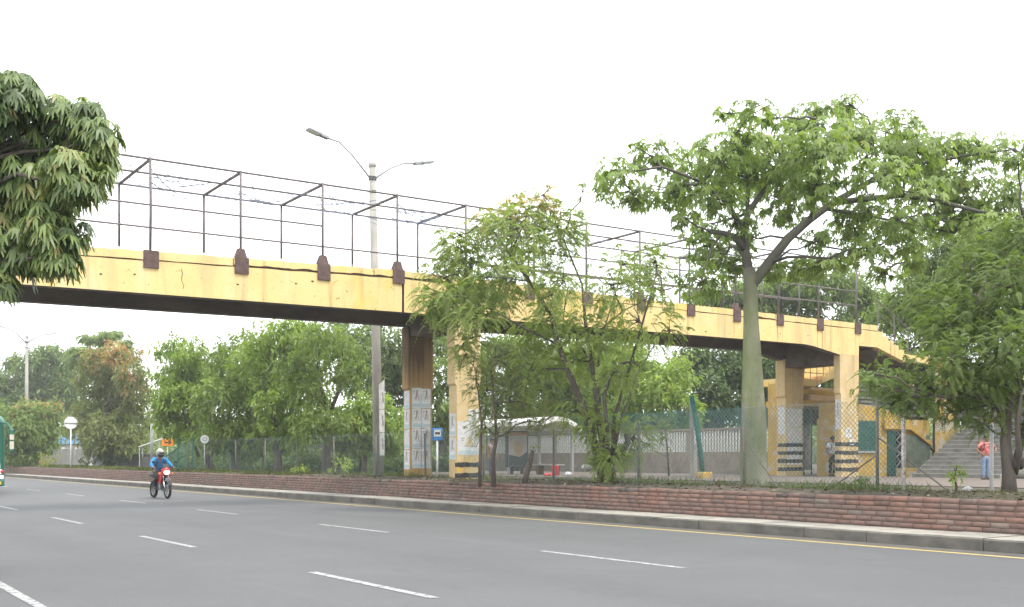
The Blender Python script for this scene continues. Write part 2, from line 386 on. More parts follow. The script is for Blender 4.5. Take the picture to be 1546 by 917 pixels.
# ================================================================== FOOTBRIDGE
T0, T1 = 26.80, 30.05                       # front and rear faces
def lerp(pts, x):
    for (a, b), (c, d) in zip(pts, pts[1:]):
        if x <= c: return b+(d-b)*(x-a)/(c-a)
    return pts[-1][1]
TOPP = [(-4, 6.14), (6.2, 6.52), (14.8, 6.83), (26.4, 6.83), (38, 6.87)]
BOTP = [(-4, 5.33), (4.3, 5.45), (15, 5.62), (30, 5.79), (40, 5.86)]
ztop = lambda x: lerp(TOPP, x)
zbot = lambda x: lerp(BOTP, x)
zrail = lambda x: 8.80+.0143*x
yel = mat('bridge_paint', (.70, .53, .24), .75, col2=(.68, .50, .22), scale=1.4, bump=.25, bscale=12, spec=.25)
add_layer(yel, noise_mask(yel, 2.2, .56, .72, (1, 1, .16), .6), (.72, .60, .38))                   # washed-out streaks
add_layer(yel, noise_mask(yel, .7, .58, .68, (1, 1, .8), .6), (.74, .47, .06))                    # fresher ochre patches
xyz = objxyz(yel)
fr = mathn(yel, 'ABSOLUTE', mathn(yel, 'SUBTRACT', mathn(yel, 'FRACT', mathn(yel, 'ADD', mathn(yel, 'DIVIDE', mathn(yel, 'SUBTRACT', xyz[0], 7.74), 2.357), 8.5)), .5))
st = mathn(yel, 'MAXIMUM', mathn(yel, 'SUBTRACT', 1.0, mathn(yel, 'DIVIDE', mathn(yel, 'ABSOLUTE', mathn(yel, 'SUBTRACT', fr, .06)), .022)), 0.0)
st = mathn(yel, 'MULTIPLY', st, mathn(yel, 'MAXIMUM', mathn(yel, 'MULTIPLY', mathn(yel, 'SUBTRACT', xyz[0], 12.0), .045), .12))
st = mathn(yel, 'MULTIPLY', st, noise_mask(yel, 3, .35, .6, (1, 1, .2)))
add_layer(yel, mathn(yel, 'MINIMUM', st, .8), (.36, .12, .035))                                        # rust run below each bracket
add_layer(yel, noise_mask(yel, 9, .66, .74, amt=.75), (.22, .13, .06))                             # chips
add_layer(yel, noise_mask(yel, 1.3, .56, .76, (1, 1, .22), .65), (.40, .31, .17))
add_layer(yel, noise_mask(yel, 3.5, .56, .70, (1, 1, .08), .62), (.40, .28, .12))
add_layer(yel, noise_mask(yel, 24, .60, .72, (1, 1, .5), .35), (.40, .30, .15))
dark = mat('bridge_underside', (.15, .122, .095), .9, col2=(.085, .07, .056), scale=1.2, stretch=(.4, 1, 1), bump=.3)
recess = mat('bridge_joint', (.10, .075, .045), .95, col2=(.045, .035, .028), scale=6)
rust = mat('rusted_plate', (.085, .052, .045), .85, col2=(.13, .085, .075), scale=5, bump=.4, bscale=25)
steel = mat('rail_steel', (.12, .108, .112), .65, col2=(.20, .165, .15), scale=14, metal=.25)
paleP = mat('rail_pale_paint', (.62, .60, .58), .7, col2=(.3, .2, .16), scale=12)
FB = thing('footbridge', 'long yellow concrete footbridge with a caged steel railing crossing the road', 'footbridge', (17.2, 28.4, .7))
OFF = (-17.2, -28.4, -.7)
def part(mb, name, mats, parent=FB, **k):
    o = mb.build(name, mats, parent, **k)
    if parent is FB: o.location = OFF
    return o
def girder(x0, x1, y0, y1, front, xb=None):
    """side beam: lower edge straight, haunched towards the right pier; the top edge hides behind the kerb"""
    top, bot = [], []
    n = max(2, int((x1-x0)/.5))
    for i in range(n+1):
        x = x0+(x1-x0)*i/n; top.append((x, ztop(x)-.245+(random.uniform(-.012, .012) if front else 0)))
        z = zbot(x)
        if x1 > 30:
            if 33 < x < 34.9: z -= .30*(x-33)/1.9
            if 34.9 <= x < 36.1: z -= .30
            if x >= 36.1: z += .12
        bot.append((x, z))
    if x1 > 30: bot = [p for p in bot if not (34.5 < p[0] < 36.4)]+[(34.9, zbot(34.9)-.3), (36.10, zbot(36)-.3), (36.11, zbot(36)+.12)]; bot.sort()
    m = MB(); m.prism_y(bot+top[::-1], y0, y1)
    for i, f in enumerate(m.f):
        pass
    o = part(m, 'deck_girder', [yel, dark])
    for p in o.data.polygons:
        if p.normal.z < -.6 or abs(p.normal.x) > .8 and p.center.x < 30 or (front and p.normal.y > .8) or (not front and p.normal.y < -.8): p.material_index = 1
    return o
for x0, x1 in ((-3.6, 14.93), (15.0, 37.35)):
    girder(x0, x1, T0, T0+.34, True); girder(x0, x1, T1-.34, T1, False)
    m = MB(); n = 10
    xsn = [x0+(x1-x0)*i/n for i in range(n+1)]
    m.prism_y([(x, zbot(x)+.42) for x in xsn]+[(x, ztop(x)-.26) for x in xsn[::-1]], T0+.342, T1-.342)
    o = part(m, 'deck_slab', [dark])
    # recessed bed behind the kerb's ragged lower edge
    for y0, y1 in ((T0+.035, T0+.33), (T1-.33, T1-.035)):
        m = MB(); m.prism_y([(x, ztop(x)-.262) for x in xsn]+[(x, ztop(x)-.03) for x in xsn[::-1]], y0, y1); part(m, 'kerb_bed', recess)
    # kerb cast on the deck edge, cracked and spalled in the photo
    for yf, yb, front in ((T0-.012, T0+.36, True), (T1+.012, T1-.36, False)):
        m = MB(); x = x0+.01
        while x < x1-.05:
            L = min(random.uniform(.7, 2.2), x1-x-.005)
            k = max(2, int(L/.12)); lo_, hi_ = [], []
            worn = 10.5 < x < 16.5 or random.random() < .25
            for i in range(k+1):
                q = x+L*i/k; a = (.075 if worn else .014)
                nz = noise.noise(Vector((q*2.3, 5.1 if front else 9.7, 0)))
                lo_.append((q, ztop(q)-.225+a*.9*(nz+.5)+(random.uniform(0, .02) if worn else 0)))
                hi_.append((q, ztop(q)+.010*noise.noise(Vector((q*1.7, 2, 7)))-(random.random()**6)*.03))
            m.prism_y(lo_+hi_[::-1], min(yf, yb)+(random.uniform(-.008, .008) if front else 0), max(yf, yb))
            x += L+(.012 if random.random() < .6 else .03)
        part(m, 'deck_kerb', yel)
# jagged cracks in the beam face and at the expansion joint
for x, z0, z1 in ((4.9, 6.15, 5.95), (8.5, 6.2, 5.7), (12.9, 6.35, 6.2), (16.0, 6.4, 6.0), (31.2, 6.5, 5.9), (33.6, 6.55, 6.3)):
    px, pz = x, z0; v = []
    for k in range(6):
        w = random.uniform(.004, .010); v += [(px-w, T0-.003, pz), (px+w, T0-.003, pz)]; px, pz = px+random.uniform(-.09, .09), pz+(z1-z0)/5
    m = MB(); m.add(v, [(2*k, 2*k+1, 2*k+3, 2*k+2) for k in range(5)]); part(m, 'crack', recess)
for k in range(14):
    x = random.choice([random.uniform(3, 14), random.uniform(26, 37)]); z = random.uniform(zbot(x)+.15, ztop(x)-.3); r = random.uniform(.012, .04)
    m = MB(); m.add([(x+r*random.uniform(.6, 1.3)*math.cos(t)*1.3, T0-.003, z+r*random.uniform(.5, 1)*math.sin(t)) for t in np.linspace(0, 2*math.pi, 8)[:-1]], [tuple(range(7))]); part(m, 'spall', recess)
BX = [7.74+2.357*i for i in range(-4, 13)]
for i, x in enumerate(BX):
    z = ztop(x); j = i-4
    for yy, s in ((T0-.014, -1), (T1+.014, 1)):
        m = MB(); w = .19
        m.bbox(x-w, min(yy, yy+s*.035), z-.43+random.uniform(-.03, .03), x+w, max(yy, yy+s*.035), z+.015, .006)
        if j in (1, 2, 3, 7, 9) and s < 0:
            a = MB(); m.add([(x-.15, T0-.03, z+.012), (x+.15, T0-.03, z+.012), (x+.15, T0+.2, z+.012), (x-.15, T0+.2, z+.012), (x-.085, T0, z+.25), (x+.085, T0, z+.25), (x+.085, T0+.13, z+.25), (x-.085, T0+.13, z+.25)],
                           [(0,3,2,1),(4,5,6,7),(0,1,5,4),(1,2,6,5),(2,3,7,6),(3,0,4,7)])
        part(m, 'post_bracket', rust)
YF, YR = T0+.06, T1-.28
for i, x in enumerate(BX):
    j = i-4; zt = zrail(x); z = ztop(x)
    m = MB(); m.tube([(x, YF, z-.05), (x+random.uniform(-.012, .012), YF, (z+zt)/2), (x, YF, zt+.04)], .037, 8); part(m, 'railing_post', steel, smooth=True)
    m = MB(); zc = z+.62; m.tube([(x, YR, zc), (x, YR, zt+.02)], .036, 8); m.cur = 1 if j <= 2 else 0
    m.tube([(x, YR, z-.05), (x, YR, zc)], .026 if j <= 2 else .036, 8); part(m, 'railing_post', [steel, paleP], smooth=True)
    m = MB(); m.tube([(x, YF, zt-.01), (x, YR, zt-.01)], .042, 6); part(m, 'cage_beam', steel)
def rail(y, dz, i0, i1, r=.026):
    m = MB(); m.tube([(BX[i], y, zrail(BX[i])+dz) for i in range(i0, i1+1)], r, 6); part(m, 'rail', steel, smooth=True)
rail(YF, 0, 0, 16, .030); rail(YR, 0, 0, 16, .030); rail((YF+YR)/2, .01, 0, 16, .030)
rail(YF, -1.16, 0, 6); rail(YF, -1.16, 8, 16); rail(YF, -1.73, 0, 16); rail(YR, -1.16, 9, 16)
# torn netting sagging off the cage roof
net = mat('torn_netting', (.16, .19, .26), .8)
m = MB()
for i in range(1, 14):
    xa, xb = BX[i], BX[i+1]
    for k in range(13 if i < 8 else 5):
        y0, y1 = random.uniform(YF+.2, YR-.1), random.uniform(YF+.2, YR-.1); sag = random.uniform(.05, .42)
        f0, f1 = random.uniform(0, .25), random.uniform(.6, 1)
        pts = []
        for q in range(10):
            t = q/9; u = f0+(f1-f0)*t; x = xa+(xb-xa)*u
            pts.append((x, y0+(y1-y0)*t, zrail(x)-.02-sag*4*u*(1-u)+random.uniform(-.012, .012)))
        m.tube(pts, random.choice((.007, .009, .012)), 3, cap=False)
part(m, 'torn_netting', net)
Q = Quads(); A_, B_ = [], []
for i in range(2, 9):
    xa, xb = BX[i], BX[i+1]; ya = YF+1.2; 
    for k in range(60):
        u = k/59; x = xa+(xb-xa)*u; s = .30*4*u*(1-u)*random.uniform(.8, 1.1)
        A_.append((x, YR-.02, zrail(x)-.01)); B_.append((x+random.uniform(-.06, .06), YR-.55*random.uniform(.5, 1.2), zrail(x)-.02-s))
wires(Q, A_, B_, .0030, .5); o = Q.build('torn_netting', net, FB); o.location = OFF
# piers: the columns step in below a notch
black = mat('hazard_black', (.035, .034, .034), .8, col2=(.12, .10, .07), scale=6, lo=.5, hi=.75)
ochre = mat('hazard_yellow', (.62, .38, .06), .8, col2=(.5, .38, .2), scale=5)
colp = mat('column_paint', (.60, .46, .25), .85, col2=(.54, .40, .20), scale=1.3, bump=.3, bscale=10, spec=.2)
add_layer(colp, noise_mask(colp, 1.2, .5, .7, (1, 1, .2), .6), (.34, .25, .14))
add_layer(colp, noise_mask(colp, 4, .6, .72, (1, 1, 1), .6), (.58, .50, .36))
add_layer(colp, noise_mask(colp, 2.6, .55, .72, (1.5, 1.5, .1), .55), (.30, .21, .10))
add_layer(colp, noise_mask(colp, 9, .62, .70, amt=.7), (.34, .29, .22))
colr = mat('column_sooty_paint', (.42, .28, .12), .9, col2=(.36, .24, .11), scale=2, bump=.3, bscale=10, spec=.15)
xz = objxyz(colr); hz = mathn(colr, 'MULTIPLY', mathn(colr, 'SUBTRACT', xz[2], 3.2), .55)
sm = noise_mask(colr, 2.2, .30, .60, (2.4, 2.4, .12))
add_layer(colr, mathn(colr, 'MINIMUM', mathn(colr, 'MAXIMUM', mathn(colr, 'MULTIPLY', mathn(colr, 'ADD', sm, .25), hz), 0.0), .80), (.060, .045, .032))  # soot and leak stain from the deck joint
colp2 = mat('column_bare_concrete', (.40, .33, .24), .9, col2=(.30, .25, .18), scale=2, bump=.3)
paper = mat('poster_paper', (.62, .62, .61), .85, col2=(.48, .48, .47), scale=7, bump=.4, bscale=8)
pinkd = mat('poster_figure', (.27, .24, .235), .8); cyan = mat('poster_band', (.40, .50, .53), .8); tornp = mat('poster_backing', (.55, .40, .2), .9, col2=(.66, .62, .55), scale=9)
bluep = mat('poster_faint_blue', (.60, .70, .76), .8)
def poster(c, parent, axis, x0, z0, x1, z1, plane, torn=False, fig=True, band=True, off=0):
    """sheet in the plane y=plane (axis 'y') or x=plane (axis 'x'), a figure and a pale blue band printed on it"""
    m = MB(); e = .004+off
    def q(a, b, k): return (a, plane-k, b) if axis == 'y' else (plane-k, a, b)
    j = lambda s=.012: random.uniform(-s, s)
    m.cur = 0; pts = [(x0+j(), z0+j()), ((x0+x1)/2, z0+j()), (x1+j(), z0+j()), (x1+j(.006), (z0+z1)/2), (x1+j(), z1+j()), (x0+j(), z1+j()), (x0+j(.006), (z0+z1)/2)]
    m.add([q(a, b, e) for a, b in pts]+[q(a, b, .001) for a, b in pts], [tuple(range(7)), tuple(range(13, 6, -1))]+[(i, (i+1) % 7, (i+1) % 7+7, i+7) for i in range(7)])
    w, h = x1-x0, z1-z0; X = lambda u: x0+u*w; Zf = lambda u: z0+u*h
    if band:
        m.cur = 2; m.add([q(X(.04), Zf(.05), e+.002), q(X(.96), Zf(.05), e+.002), q(X(.96), Zf(.20), e+.002), q(X(.04), Zf(.20), e+.002)], [(0, 1, 2, 3)])
    if fig:
        m.cur = 1
        for s in ([(.42,.46),(.50,.44),(.56,.62),(.64,.74),(.66,.84),(.58,.92),(.48,.88),(.46,.74)], [(.66,.42),(.71,.41),(.72,.58),(.68,.70),(.65,.62)], [(.30,.40),(.40,.46),(.44,.56),(.38,.55)], [(.16,.80),(.34,.82),(.34,.86),(.16,.84)], [(.18,.70),(.30,.71),(.30,.74),(.18,.73)]):
            m.add([q(X(a), Zf(b), e+.003) for a, b in s], [tuple(range(len(s)))])
        m.cur = 3; m.add([q(X(.12), Zf(.27), e+.002), q(X(.88), Zf(.27), e+.002), q(X(.88), Zf(.31), e+.002), q(X(.12), Zf(.31), e+.002)], [(0, 1, 2, 3)])
    if torn:
        m.cur = 4; pts = [(X(.38), Zf(.5)), (X(.6), Zf(.42)), (X(.72), Zf(.62)), (X(.6), Zf(.9)), (X(.42), Zf(.86))]; m.add([q(a, b, e+.004) for a, b in pts], [tuple(range(5))])
    return m.build('poster', [paper, pinkd, cyan, bluep, tornp], c)
def column(x0, x1, y0, y1, zn, ztopc, mats, parent=FB, base=.55, inset=.07, insy=.06):
    m = MB()
    pts = [(x0+inset, base), (x1-inset*.6, base), (x1-inset*.6, zn-.12), (x1, zn+.1), (x1, ztopc), (x0, ztopc), (x0, zn), (x0+inset, zn-.06)]
    m.prism_y(pts, y0+.001, y1)
    o = m.build('pier_column', mats, parent)
    if parent is FB: o.location = OFF
    return o
C1 = column(16.74, 17.66, T0-.004, T0+.44, 3.62, 5.66, [colp]); C2 = column(16.74, 17.66, 29.62, 30.06, 3.62, 5.62, [colr])
C3 = column(34.90, 36.10, T0-.004, T0+.30, 4.0, 5.56, [colp]); C4 = column(34.90, 36.10, 29.60, 30.1, 4.0, 5.56, [colp])
for y0 in (T0-.004, 29.62): column(-2.6, -1.7, y0, y0+.44, 3.4, 5.35, [colp])
m = MB(); m.prism_y([(16.80, 5.30), (17.60, 5.30), (17.60, 6.0), (16.80, 6.0)], T0+.442, 29.60); part(m, 'pier_cap', dark)
m = MB(); m.prism_y([(34.95, 5.2), (36.05, 5.2), (36.05, 6.1), (34.95, 6.1)], T0+.345, 29.58); part(m, 'pier_cap', dark)
m = MB(); m.prism_y([(-2.5, 5.0), (-1.8, 5.0), (-1.8, 5.8), (-2.5, 5.8)], T0+.45, 29.6); part(m, 'pier_cap', dark)
# posters: eight on the front of the stained column, a strip down its side, torn sheets on the next one
for r in range(4):
    for k in range(2): poster(C2, FB, 'y', 16.85+.36*k+.01, 1.04+.655*r, 16.85+.36*(k+1)-.005, 1.04+.655*(r+1)-.01, 29.62, off=.001*k)
    poster(C2, FB, 'x', 29.68, 1.02+.65*r, 30.02, 1.02+.65*(r+1)-.02, 16.81, fig=r % 2 == 0)
poster(C1, FB, 'y', 16.83, 1.46, 17.60, 2.08, T0-.004, torn=True, off=.002); poster(C1, FB, 'y', 16.83, 2.09, 17.58, 2.48, T0-.004, fig=False, band=False)
poster(C1, FB, 'y', 17.22, 2.42, 17.60, 2.86, T0-.004, band=False, off=.004)
for r in range(2): poster(C1, FB, 'x', 26.86, 1.32+.72*r, 27.2, 2.0+.72*r, 16.81)
poster(C4, FB, 'x', 29.66, 2.4, 30.02, 3.55, 34.97, fig=False, band=False)
for r in range(3): poster(C4, FB, 'y', 35.02, 1.1+.8*r, 36.0, 1.88+.8*r, 29.60, fig=False, band=r == 1)
poster(C3, FB, 'x', 26.83, 2.55, 27.06, 3.75, 34.97, fig=True, band=False)
poster(C3, FB, 'y', 35.25, 2.2, 35.62, 2.6, T0-.004, fig=True, band=False); poster(C3, FB, 'y', 35.5, 1.9, 35.8, 2.15, T0-.004, fig=False, band=True)
def hband(c, x0, x1, y0, y1, z0, z1, m_):
    m = MB(); n = 12
    lo_ = [(x0-.004+(x1-x0+.008)*i/n, z0+random.uniform(-.018, .012)) for i in range(n+1)]; hi_ = [(x0-.004+(x1-x0+.008)*i/n, z1+random.uniform(-.012, .018)) for i in range(n+1)]
    m.prism_y(lo_+hi_[::-1], y0-.006, y1+.004); m.build('hazard_band', m_, c)
hband(C1, 16.81, 17.62, T0-.002, T0+.10, 1.10, 1.24, black); hband(C1, 16.81, 17.0, T0-.002, T0+.10, .93, 1.09, ochre); hband(C1, 16.81, 17.62, T0-.002, T0+.10, .78, .92, black)
for c, y in ((C3, T0-.003), (C4, 29.60)):
    for k in range(4): hband(c, 34.97, 36.06, y, y+(.285 if c is C3 else .44), .84+.34*k, .99+.34*k, black)
# ---- stairs, landing and kiosk at the far end
ST = thing('staircase', 'yellow and grey concrete staircase climbing to the far end of the footbridge', 'staircase', (40, 26, .6))
def sp(mb, name, mats, **k): o = mb.build(name, mats, ST, **k); o.location = (-40, -26, -.6); return o
stepc = mat('stair_concrete', (.23, .22, .20), .9, col2=(.14, .135, .12), scale=2, bump=.4)
nosing = mat('stair_nosing', (.40, .39, .36), .85, col2=(.28, .27, .25), scale=6)
kioskY = mat('kiosk_paint', (.52, .33, .06), .85, col2=(.36, .25, .09), scale=1.6, bump=.3)
add_layer(kioskY, noise_mask(kioskY, 2, .56, .68, amt=.8), (.45, .42, .36))
peel = mat('peeling_paint', (.55, .36, .09), .9, col2=(.50, .46, .36), scale=3.2, lo=.46, hi=.54, bump=.5, bscale=12)
n, x, z = 6, 37.35, 6.62; pts = [(37.352, 6.60)]
for i in range(n): pts += [(x, z), (x+.36, z)]; x += .36; z -= .165
pts += [(x, z+.165-.02), (43.6, z+.145), (43.6, z-.18), (39.25, z-.18), (37.352, 5.95)]
m = MB(); m.prism_y(pts, T0, T0+.25); sp(m, 'stringer', yel)
m = MB(); m.prism_y(pts, T1-.25, T1); sp(m, 'stringer', yel)
p2 = [(a, b-.06) for a, b in pts]; m = MB(); m.prism_y(p2, T0+.252, T1-.252); sp(m, 'upper_flight', dark)
m = MB()
for yy in (T0+.1, T1-.1):
    q = [(37.4, yy, 7.95), (39.5, yy, 6.95), (43.4, yy, 6.9)]; m.tube(q, .025, 6); m.tube([(a, b, c-.5) for a, b, c in q], .02, 6)
    for a in (37.5, 38.6, 39.6, 41.2, 43.2): m.tube([(a, yy, 5.7), (a, yy, 6.95+max(0, 39.5-a)*.476)], .025, 6)
sp(m, 'handrail', steel)
# lower flight: climbs away from the road, treads run along Y
x, z = 36.9, .60; nst = 17
m = MB()
for i in range(nst):
    m.cur = 0; m.box(x, 21.25, z-.1 if i else .3, x+.32, 24.9, z+.155); m.cur = 1; m.box(x-.02, 21.25, z+.157, x+.30, 24.9, z+.18)
    x += .30; z += .165
m.cur = 0; m.box(x, 21.25, z-.25, x+2.2, 26.7, z)
m.prism_y([(36.95, .5), (x, .5), (x, z-.2), (36.95, .6)], 24.92, 25.1); sp(m, 'lower_flight', [stepc, nosing])
for (a, b, c, d, zt) in ((39.7, 25.25, 40.35, 25.7, 5.5), (43.0, 27.0, 43.5, 27.5, 5.5), (43.0, 29.3, 43.5, 29.8, 5.5)):
    m = MB(); m.box(a, b, .4, c, d, zt); sp(m, 'pillar', peel)
m = MB(); m.box(36.36, 31.3, .4, 36.85, 31.8, 4.7); m.cur = 1; z = 1.2
while z < 2.7:                                          # scrawled black graffiti running up the pillar
    for k in range(2):
        a, b = random.uniform(36.44, 36.66), z+random.uniform(0, .1); c, d = a+random.uniform(-.02, .14), b+random.uniform(.02, .14)
        m.add([(a, 31.296, b), (a+.025, 31.296, b-.01), (c+.025, 31.296, d), (c, 31.296, d+.01)], [(0, 1, 2, 3)])
    z += .16
sp(m, 'pillar', [kioskY, black])
# middle flight seen through the piers, falling towards the road on the far side
pts = []; x, z = 40.2, 5.9
for i in range(7): pts += [(x, z), (x-.28, z)]; x -= .28; z -= .165
pts += [(36.4, z+.165), (36.4, z-.15), (38.1, z-.15), (40.2, 5.3)]
m = MB(); m.prism_y(pts[::-1], 30.6, 32.2); sp(m, 'middle_flight', yel)
m = MB(); m.box(36.9, 30.6, 3.7, 42.0, 32.4, 3.95); m.box(36.9, 30.7, 4.25, 40.0, 30.9, 4.45); sp(m, 'landing_beam', kioskY)
m = MB()
for i in range(7): m.tube([(37.0+.45*i, 30.7, 4.7), (37.0+.45*i, 30.7, 6.1)], .018, 5)
for zz in (5.2, 5.6, 6.1): m.tube([(36.4, 30.7, zz), (40, 30.7, zz)], .018, 5)
sp(m, 'handrail', steel)
m = MB(); m.box(37.5, 32.45, 2.95, 43.5, 32.65, 4.75); m.box(41.95, 27.6, .4, 42.1, 32.44, 3.9); sp(m, 'core_wall', mat('stair_core', (.20, .14, .075), .9, col2=(.13, .10, .07), scale=1.3, bump=.3))
# kiosk tucked under the landing
KI = thing('kiosk', 'small yellow kiosk with green shutter and door tucked under the stairs', 'kiosk', (39, 28.6, .6))
def kp(mb, name, mats, p=None, **k):
    o = mb.build(name, mats, p or KI, **k)
    if p is None: o.location = (-39, -28.6, -.6)
    return o
m = MB(); m.box(36.35, 27.42, .4, 41.9, 29.1, 3.05); m.prism_y([(36.35, 3.052), (41.9, 3.052), (41.9, 3.06), (40.3, 3.06), (38.6, 3.5), (36.35, 3.7)], 27.44, 29.0); kp(m, 'wall', kioskY)
greenS = mat('green_shutter', (.020, .085, .065), .55, col2=(.03, .12, .09), scale=3); blk = mat('dark_opening', (.012, .012, .012), .9)
m = MB(); m.box(36.45, 27.395, 1.68, 38.05, 27.418, 2.95)
for i in range(12): m.box(36.46, 27.38, 1.70+.104*i, 38.04, 27.394, 1.775+.104*i)
w_ = kp(m, 'window_shutter', greenS); m = MB(); m.box(36.36, 27.33, 1.60, 38.15, 27.394, 1.68); s_ = kp(m, 'window_sill', nosing, w_)
m = MB(); m.box(38.85, 27.38, .62, 39.42, 27.416, 2.55)
for i in range(5): m.box(38.88+.11*i, 27.36, .66, 38.95+.11*i, 27.378, 2.5)
d_ = kp(m, 'door', greenS)
m = MB(); m.box(39.43, 27.40, .62, 40.0, 27.417, 2.55)
kp(m, 'doorway', blk)
m = MB()
for i in range(5):
    for k in range(2): m.tube([(39.46+.52*k, 27.37, .66+.38*i), (39.98-.52*k, 27.37, 1.02+.38*i)], .016, 5)
kp(m, 'security_grille', nosing)
m = MB(); m.box(40.05, 27.34, .6, 41.85, 27.40, 2.4)
pan = mat('corrugated_panel', (.17, .20, .16), .8, col2=(.11, .14, .09), scale=3)
for i in range(12): m.box(40.06+.15*i, 27.32, .62, 40.13+.15*i, 27.338, 2.38)
kp(m, 'corrugated_panel', pan)
m = MB(); m.prism_y([(38.5, 2.62), (40.3, 2.62), (41.9, 1.9), (41.9, 2.2), (41.4, 2.2), (41.4, 2.5), (40.9, 2.5), (40.9, 2.8), (40.4, 2.8), (40.4, 3.0), (38.5, 3.0)], 27.25, 27.335); kp(m, 'stepped_fascia', kioskY)
m = MB()
for i in range(8): m.box(37.4, 27.5+.05*i, 3.2+.17*i, 42.6, 27.62+.05*i, 3.31+.17*i)
m.box(37.4, 27.95, 3.1, 42.6, 28.1, 4.6); kp(m, 'grey_louvre', stepc)
m = MB(); m.box(39.3, 26.4, .4, 40.4, 27.3, .95); kp(m, 'plinth', peel)
# ================================================================== STREET FURNITURE
conc = mat('pole_concrete', (.36, .345, .31), .9, col2=(.27, .26, .235), scale=3, bump=.3, stretch=(1, 1, .3))
lampg = mat('lamp_housing', (.30, .31, .32), .5, metal=.4); glassy = mat('lamp_lens', (.6, .62, .62), .2, spec=.6); dsteel = mat('dark_band', (.08, .08, .08), .7)
galv = mat('galvanised', (.42, .43, .43), .55, metal=.3, col2=(.33, .33, .32), scale=8); white = mat('white_paint', (.75, .75, .74), .6, col2=(.62, .62, .6), scale=8)
def lamp_post(loc, label, lean=0.0, posters=False, ar=.038):
    t = thing('street_lamp', label, 'street lamp', loc, 0, 'double arm street lamps on the median')
    m = MB(); H_ = 11.0; m.tube([(0, 0, -.2), (lean*.5, 0, H_/2), (lean, 0, H_)], [.185, .15, .115], 14)
    m.ell((lean, 0, H_), (.15, .15, .13), 12, 6); m.build('pole', conc, t, smooth=True)
    m = MB(); m.tube([(lean*.95, 0, H_-.52), (lean*.96, 0, H_-.40)], .15, 12); m.build('clamp_band', dsteel, t); m = MB(); m.tube([(lean*.93, 0, H_-.95), (lean*.94, 0, H_-.90)], .14, 12); m.build('clamp_band', dsteel, t)
    for s in (-1, 1):
        m = MB(); dz = -.16*s; e = (s*1.7+lean, 0, H_+.50+dz)
        m.tube([(lean+s*.1, 0, H_-.45), (s*.75+lean, 0, H_+.12+dz*.5), (s*1.28+lean, 0, H_+.45+dz), e], ar, 6); m.build('arm', galv, t, smooth=True)
        m = MB(); M = Matrix.Translation(Vector(e)) @ Matrix.Rotation(-s*R(14), 4, 'Y')
        m.bbox(min(0, s*.34), -.10, -.05, max(0, s*.34), .10, .05, .015, M); m.bbox(min(s*.3, s*.8), -.16, -.045, max(s*.3, s*.8), .16, .03, .02, M)
        h_ = m.build('lamp_head', lampg, t)
        m = MB(); m.bbox(min(s*.34, s*.76), -.13, -.062, max(s*.34, s*.76), .13, -.046, .005, M); m.build('lens', glassy, h_)
        m = MB(); m.tube([M @ Vector((s*.28, 0, .05)), M @ Vector((s*.28, 0, .17))], .035, 8); m.build('photocell', glassy, h_)
    if posters:
        for k in range(3):
            m = MB(); n = 7
            for a0, cu in ((0, 0),):
                z0, z1 = .75+.82*k, 1.55+.82*k; rr = .19; vs = []
                for i in range(n+1):
                    a = R(-150)+R(140)*i/n; tz = z1+(.35*(i/n) if k == 2 else 0); vs += [(rr*math.cos(a)+.01, rr*math.sin(a), z0+random.uniform(-.01, .01)), (rr*math.cos(a)+.01, rr*math.sin(a), tz)]
                m.add(vs, [(2*i, 2*i+2, 2*i+3, 2*i+1) for i in range(n)])
                m.cur = 1
                for (u0, z_0, u1, z_1) in ((-80, .25, -68, .55), (-72, .2, -60, .42), (-88, .5, -70, .62)):
                    a, b = R(u0), R(u1); r2 = rr+.004; m.add([(r2*math.cos(a)+.01, r2*math.sin(a), z0+z_0), (r2*math.cos(b)+.01, r2*math.sin(b), z0+z_0+.03), (r2*math.cos(b)+.01, r2*math.sin(b), z0+z_1), (r2*math.cos(a)+.01, r2*math.sin(a), z0+z_1-.05)], [(0, 1, 2, 3)])
            m.build('poster', [paper, pinkd], t)
    return t
lx, ly = W(572, 37.2); L0 = lamp_post((lx, ly, .72), 'tall concrete street lamp with posters pasted round its foot behind the footbridge', -.26, True)
lx, ly = W(39.5, 89); lamp_post((lx, ly, .7), 'distant concrete street lamp rising above the trees near the bus', .05, ar=.06)
m = MB(); a = P3(39, 524, 89); b = P3(-260, 540, 60); pts = [tuple(a+(b-a)*t+np.array((0, 0, -.6*4*t*(1-t)))) for t in np.linspace(0, 1, 9)]; m.tube(pts, .03, 4)
tag(m.build('power_cable', dsteel), 'dark cable strung out leftwards from the distant street lamp', 'cable')
def sign_post(name, label, cat, px, d, zg, zt, r=.03, m_=galv, rz=None):
    x, y = W(px, d); t = thing(name, label, cat, (x, y, zg), 0); t.rotation_euler[2] = R(-20) if rz is None else rz
    m = MB(); m.tube([(0, 0, -.2), (0, 0, zt-zg)], r, 8); m.build('post', m_, t, smooth=True); return t
t = sign_post('round_sign', 'white back of a round road sign on a slim post beside the grass', 'road sign', 107, 71.4, .8, 3.75, .045, white)
m = MB(); m.disc((0, -.03, 3.0), (0, 1, 0), .42, .03, 28); m.build('sign_plate', white, t)
m = MB(); m.box(-.40, -.085, 2.96, .40, -.047, 3.0); m.build('bracket', dsteel, t)
t = sign_post('round_sign', 'small round white sign on a short post among dark tree trunks', 'road sign', 309, 50.7, .75, 2.3, .035, galv)
redp = mat('sign_red', (.55, .035, .03), .5); m = MB(); m.disc((0, -.05, 1.55), (0, 1, 0), .20, .02, 24); m.cur = 1; m.torus((0, -.063, 1.55), (0, 1, 0), .09, .02, 20, 4); m.build('sign_plate', [white, galv], t)
t = sign_post('arrow_sign', 'orange rectangular sign with a black arrow behind the motorcyclist', 'road sign', 253, 65, .6, 2.4, .03, galv)
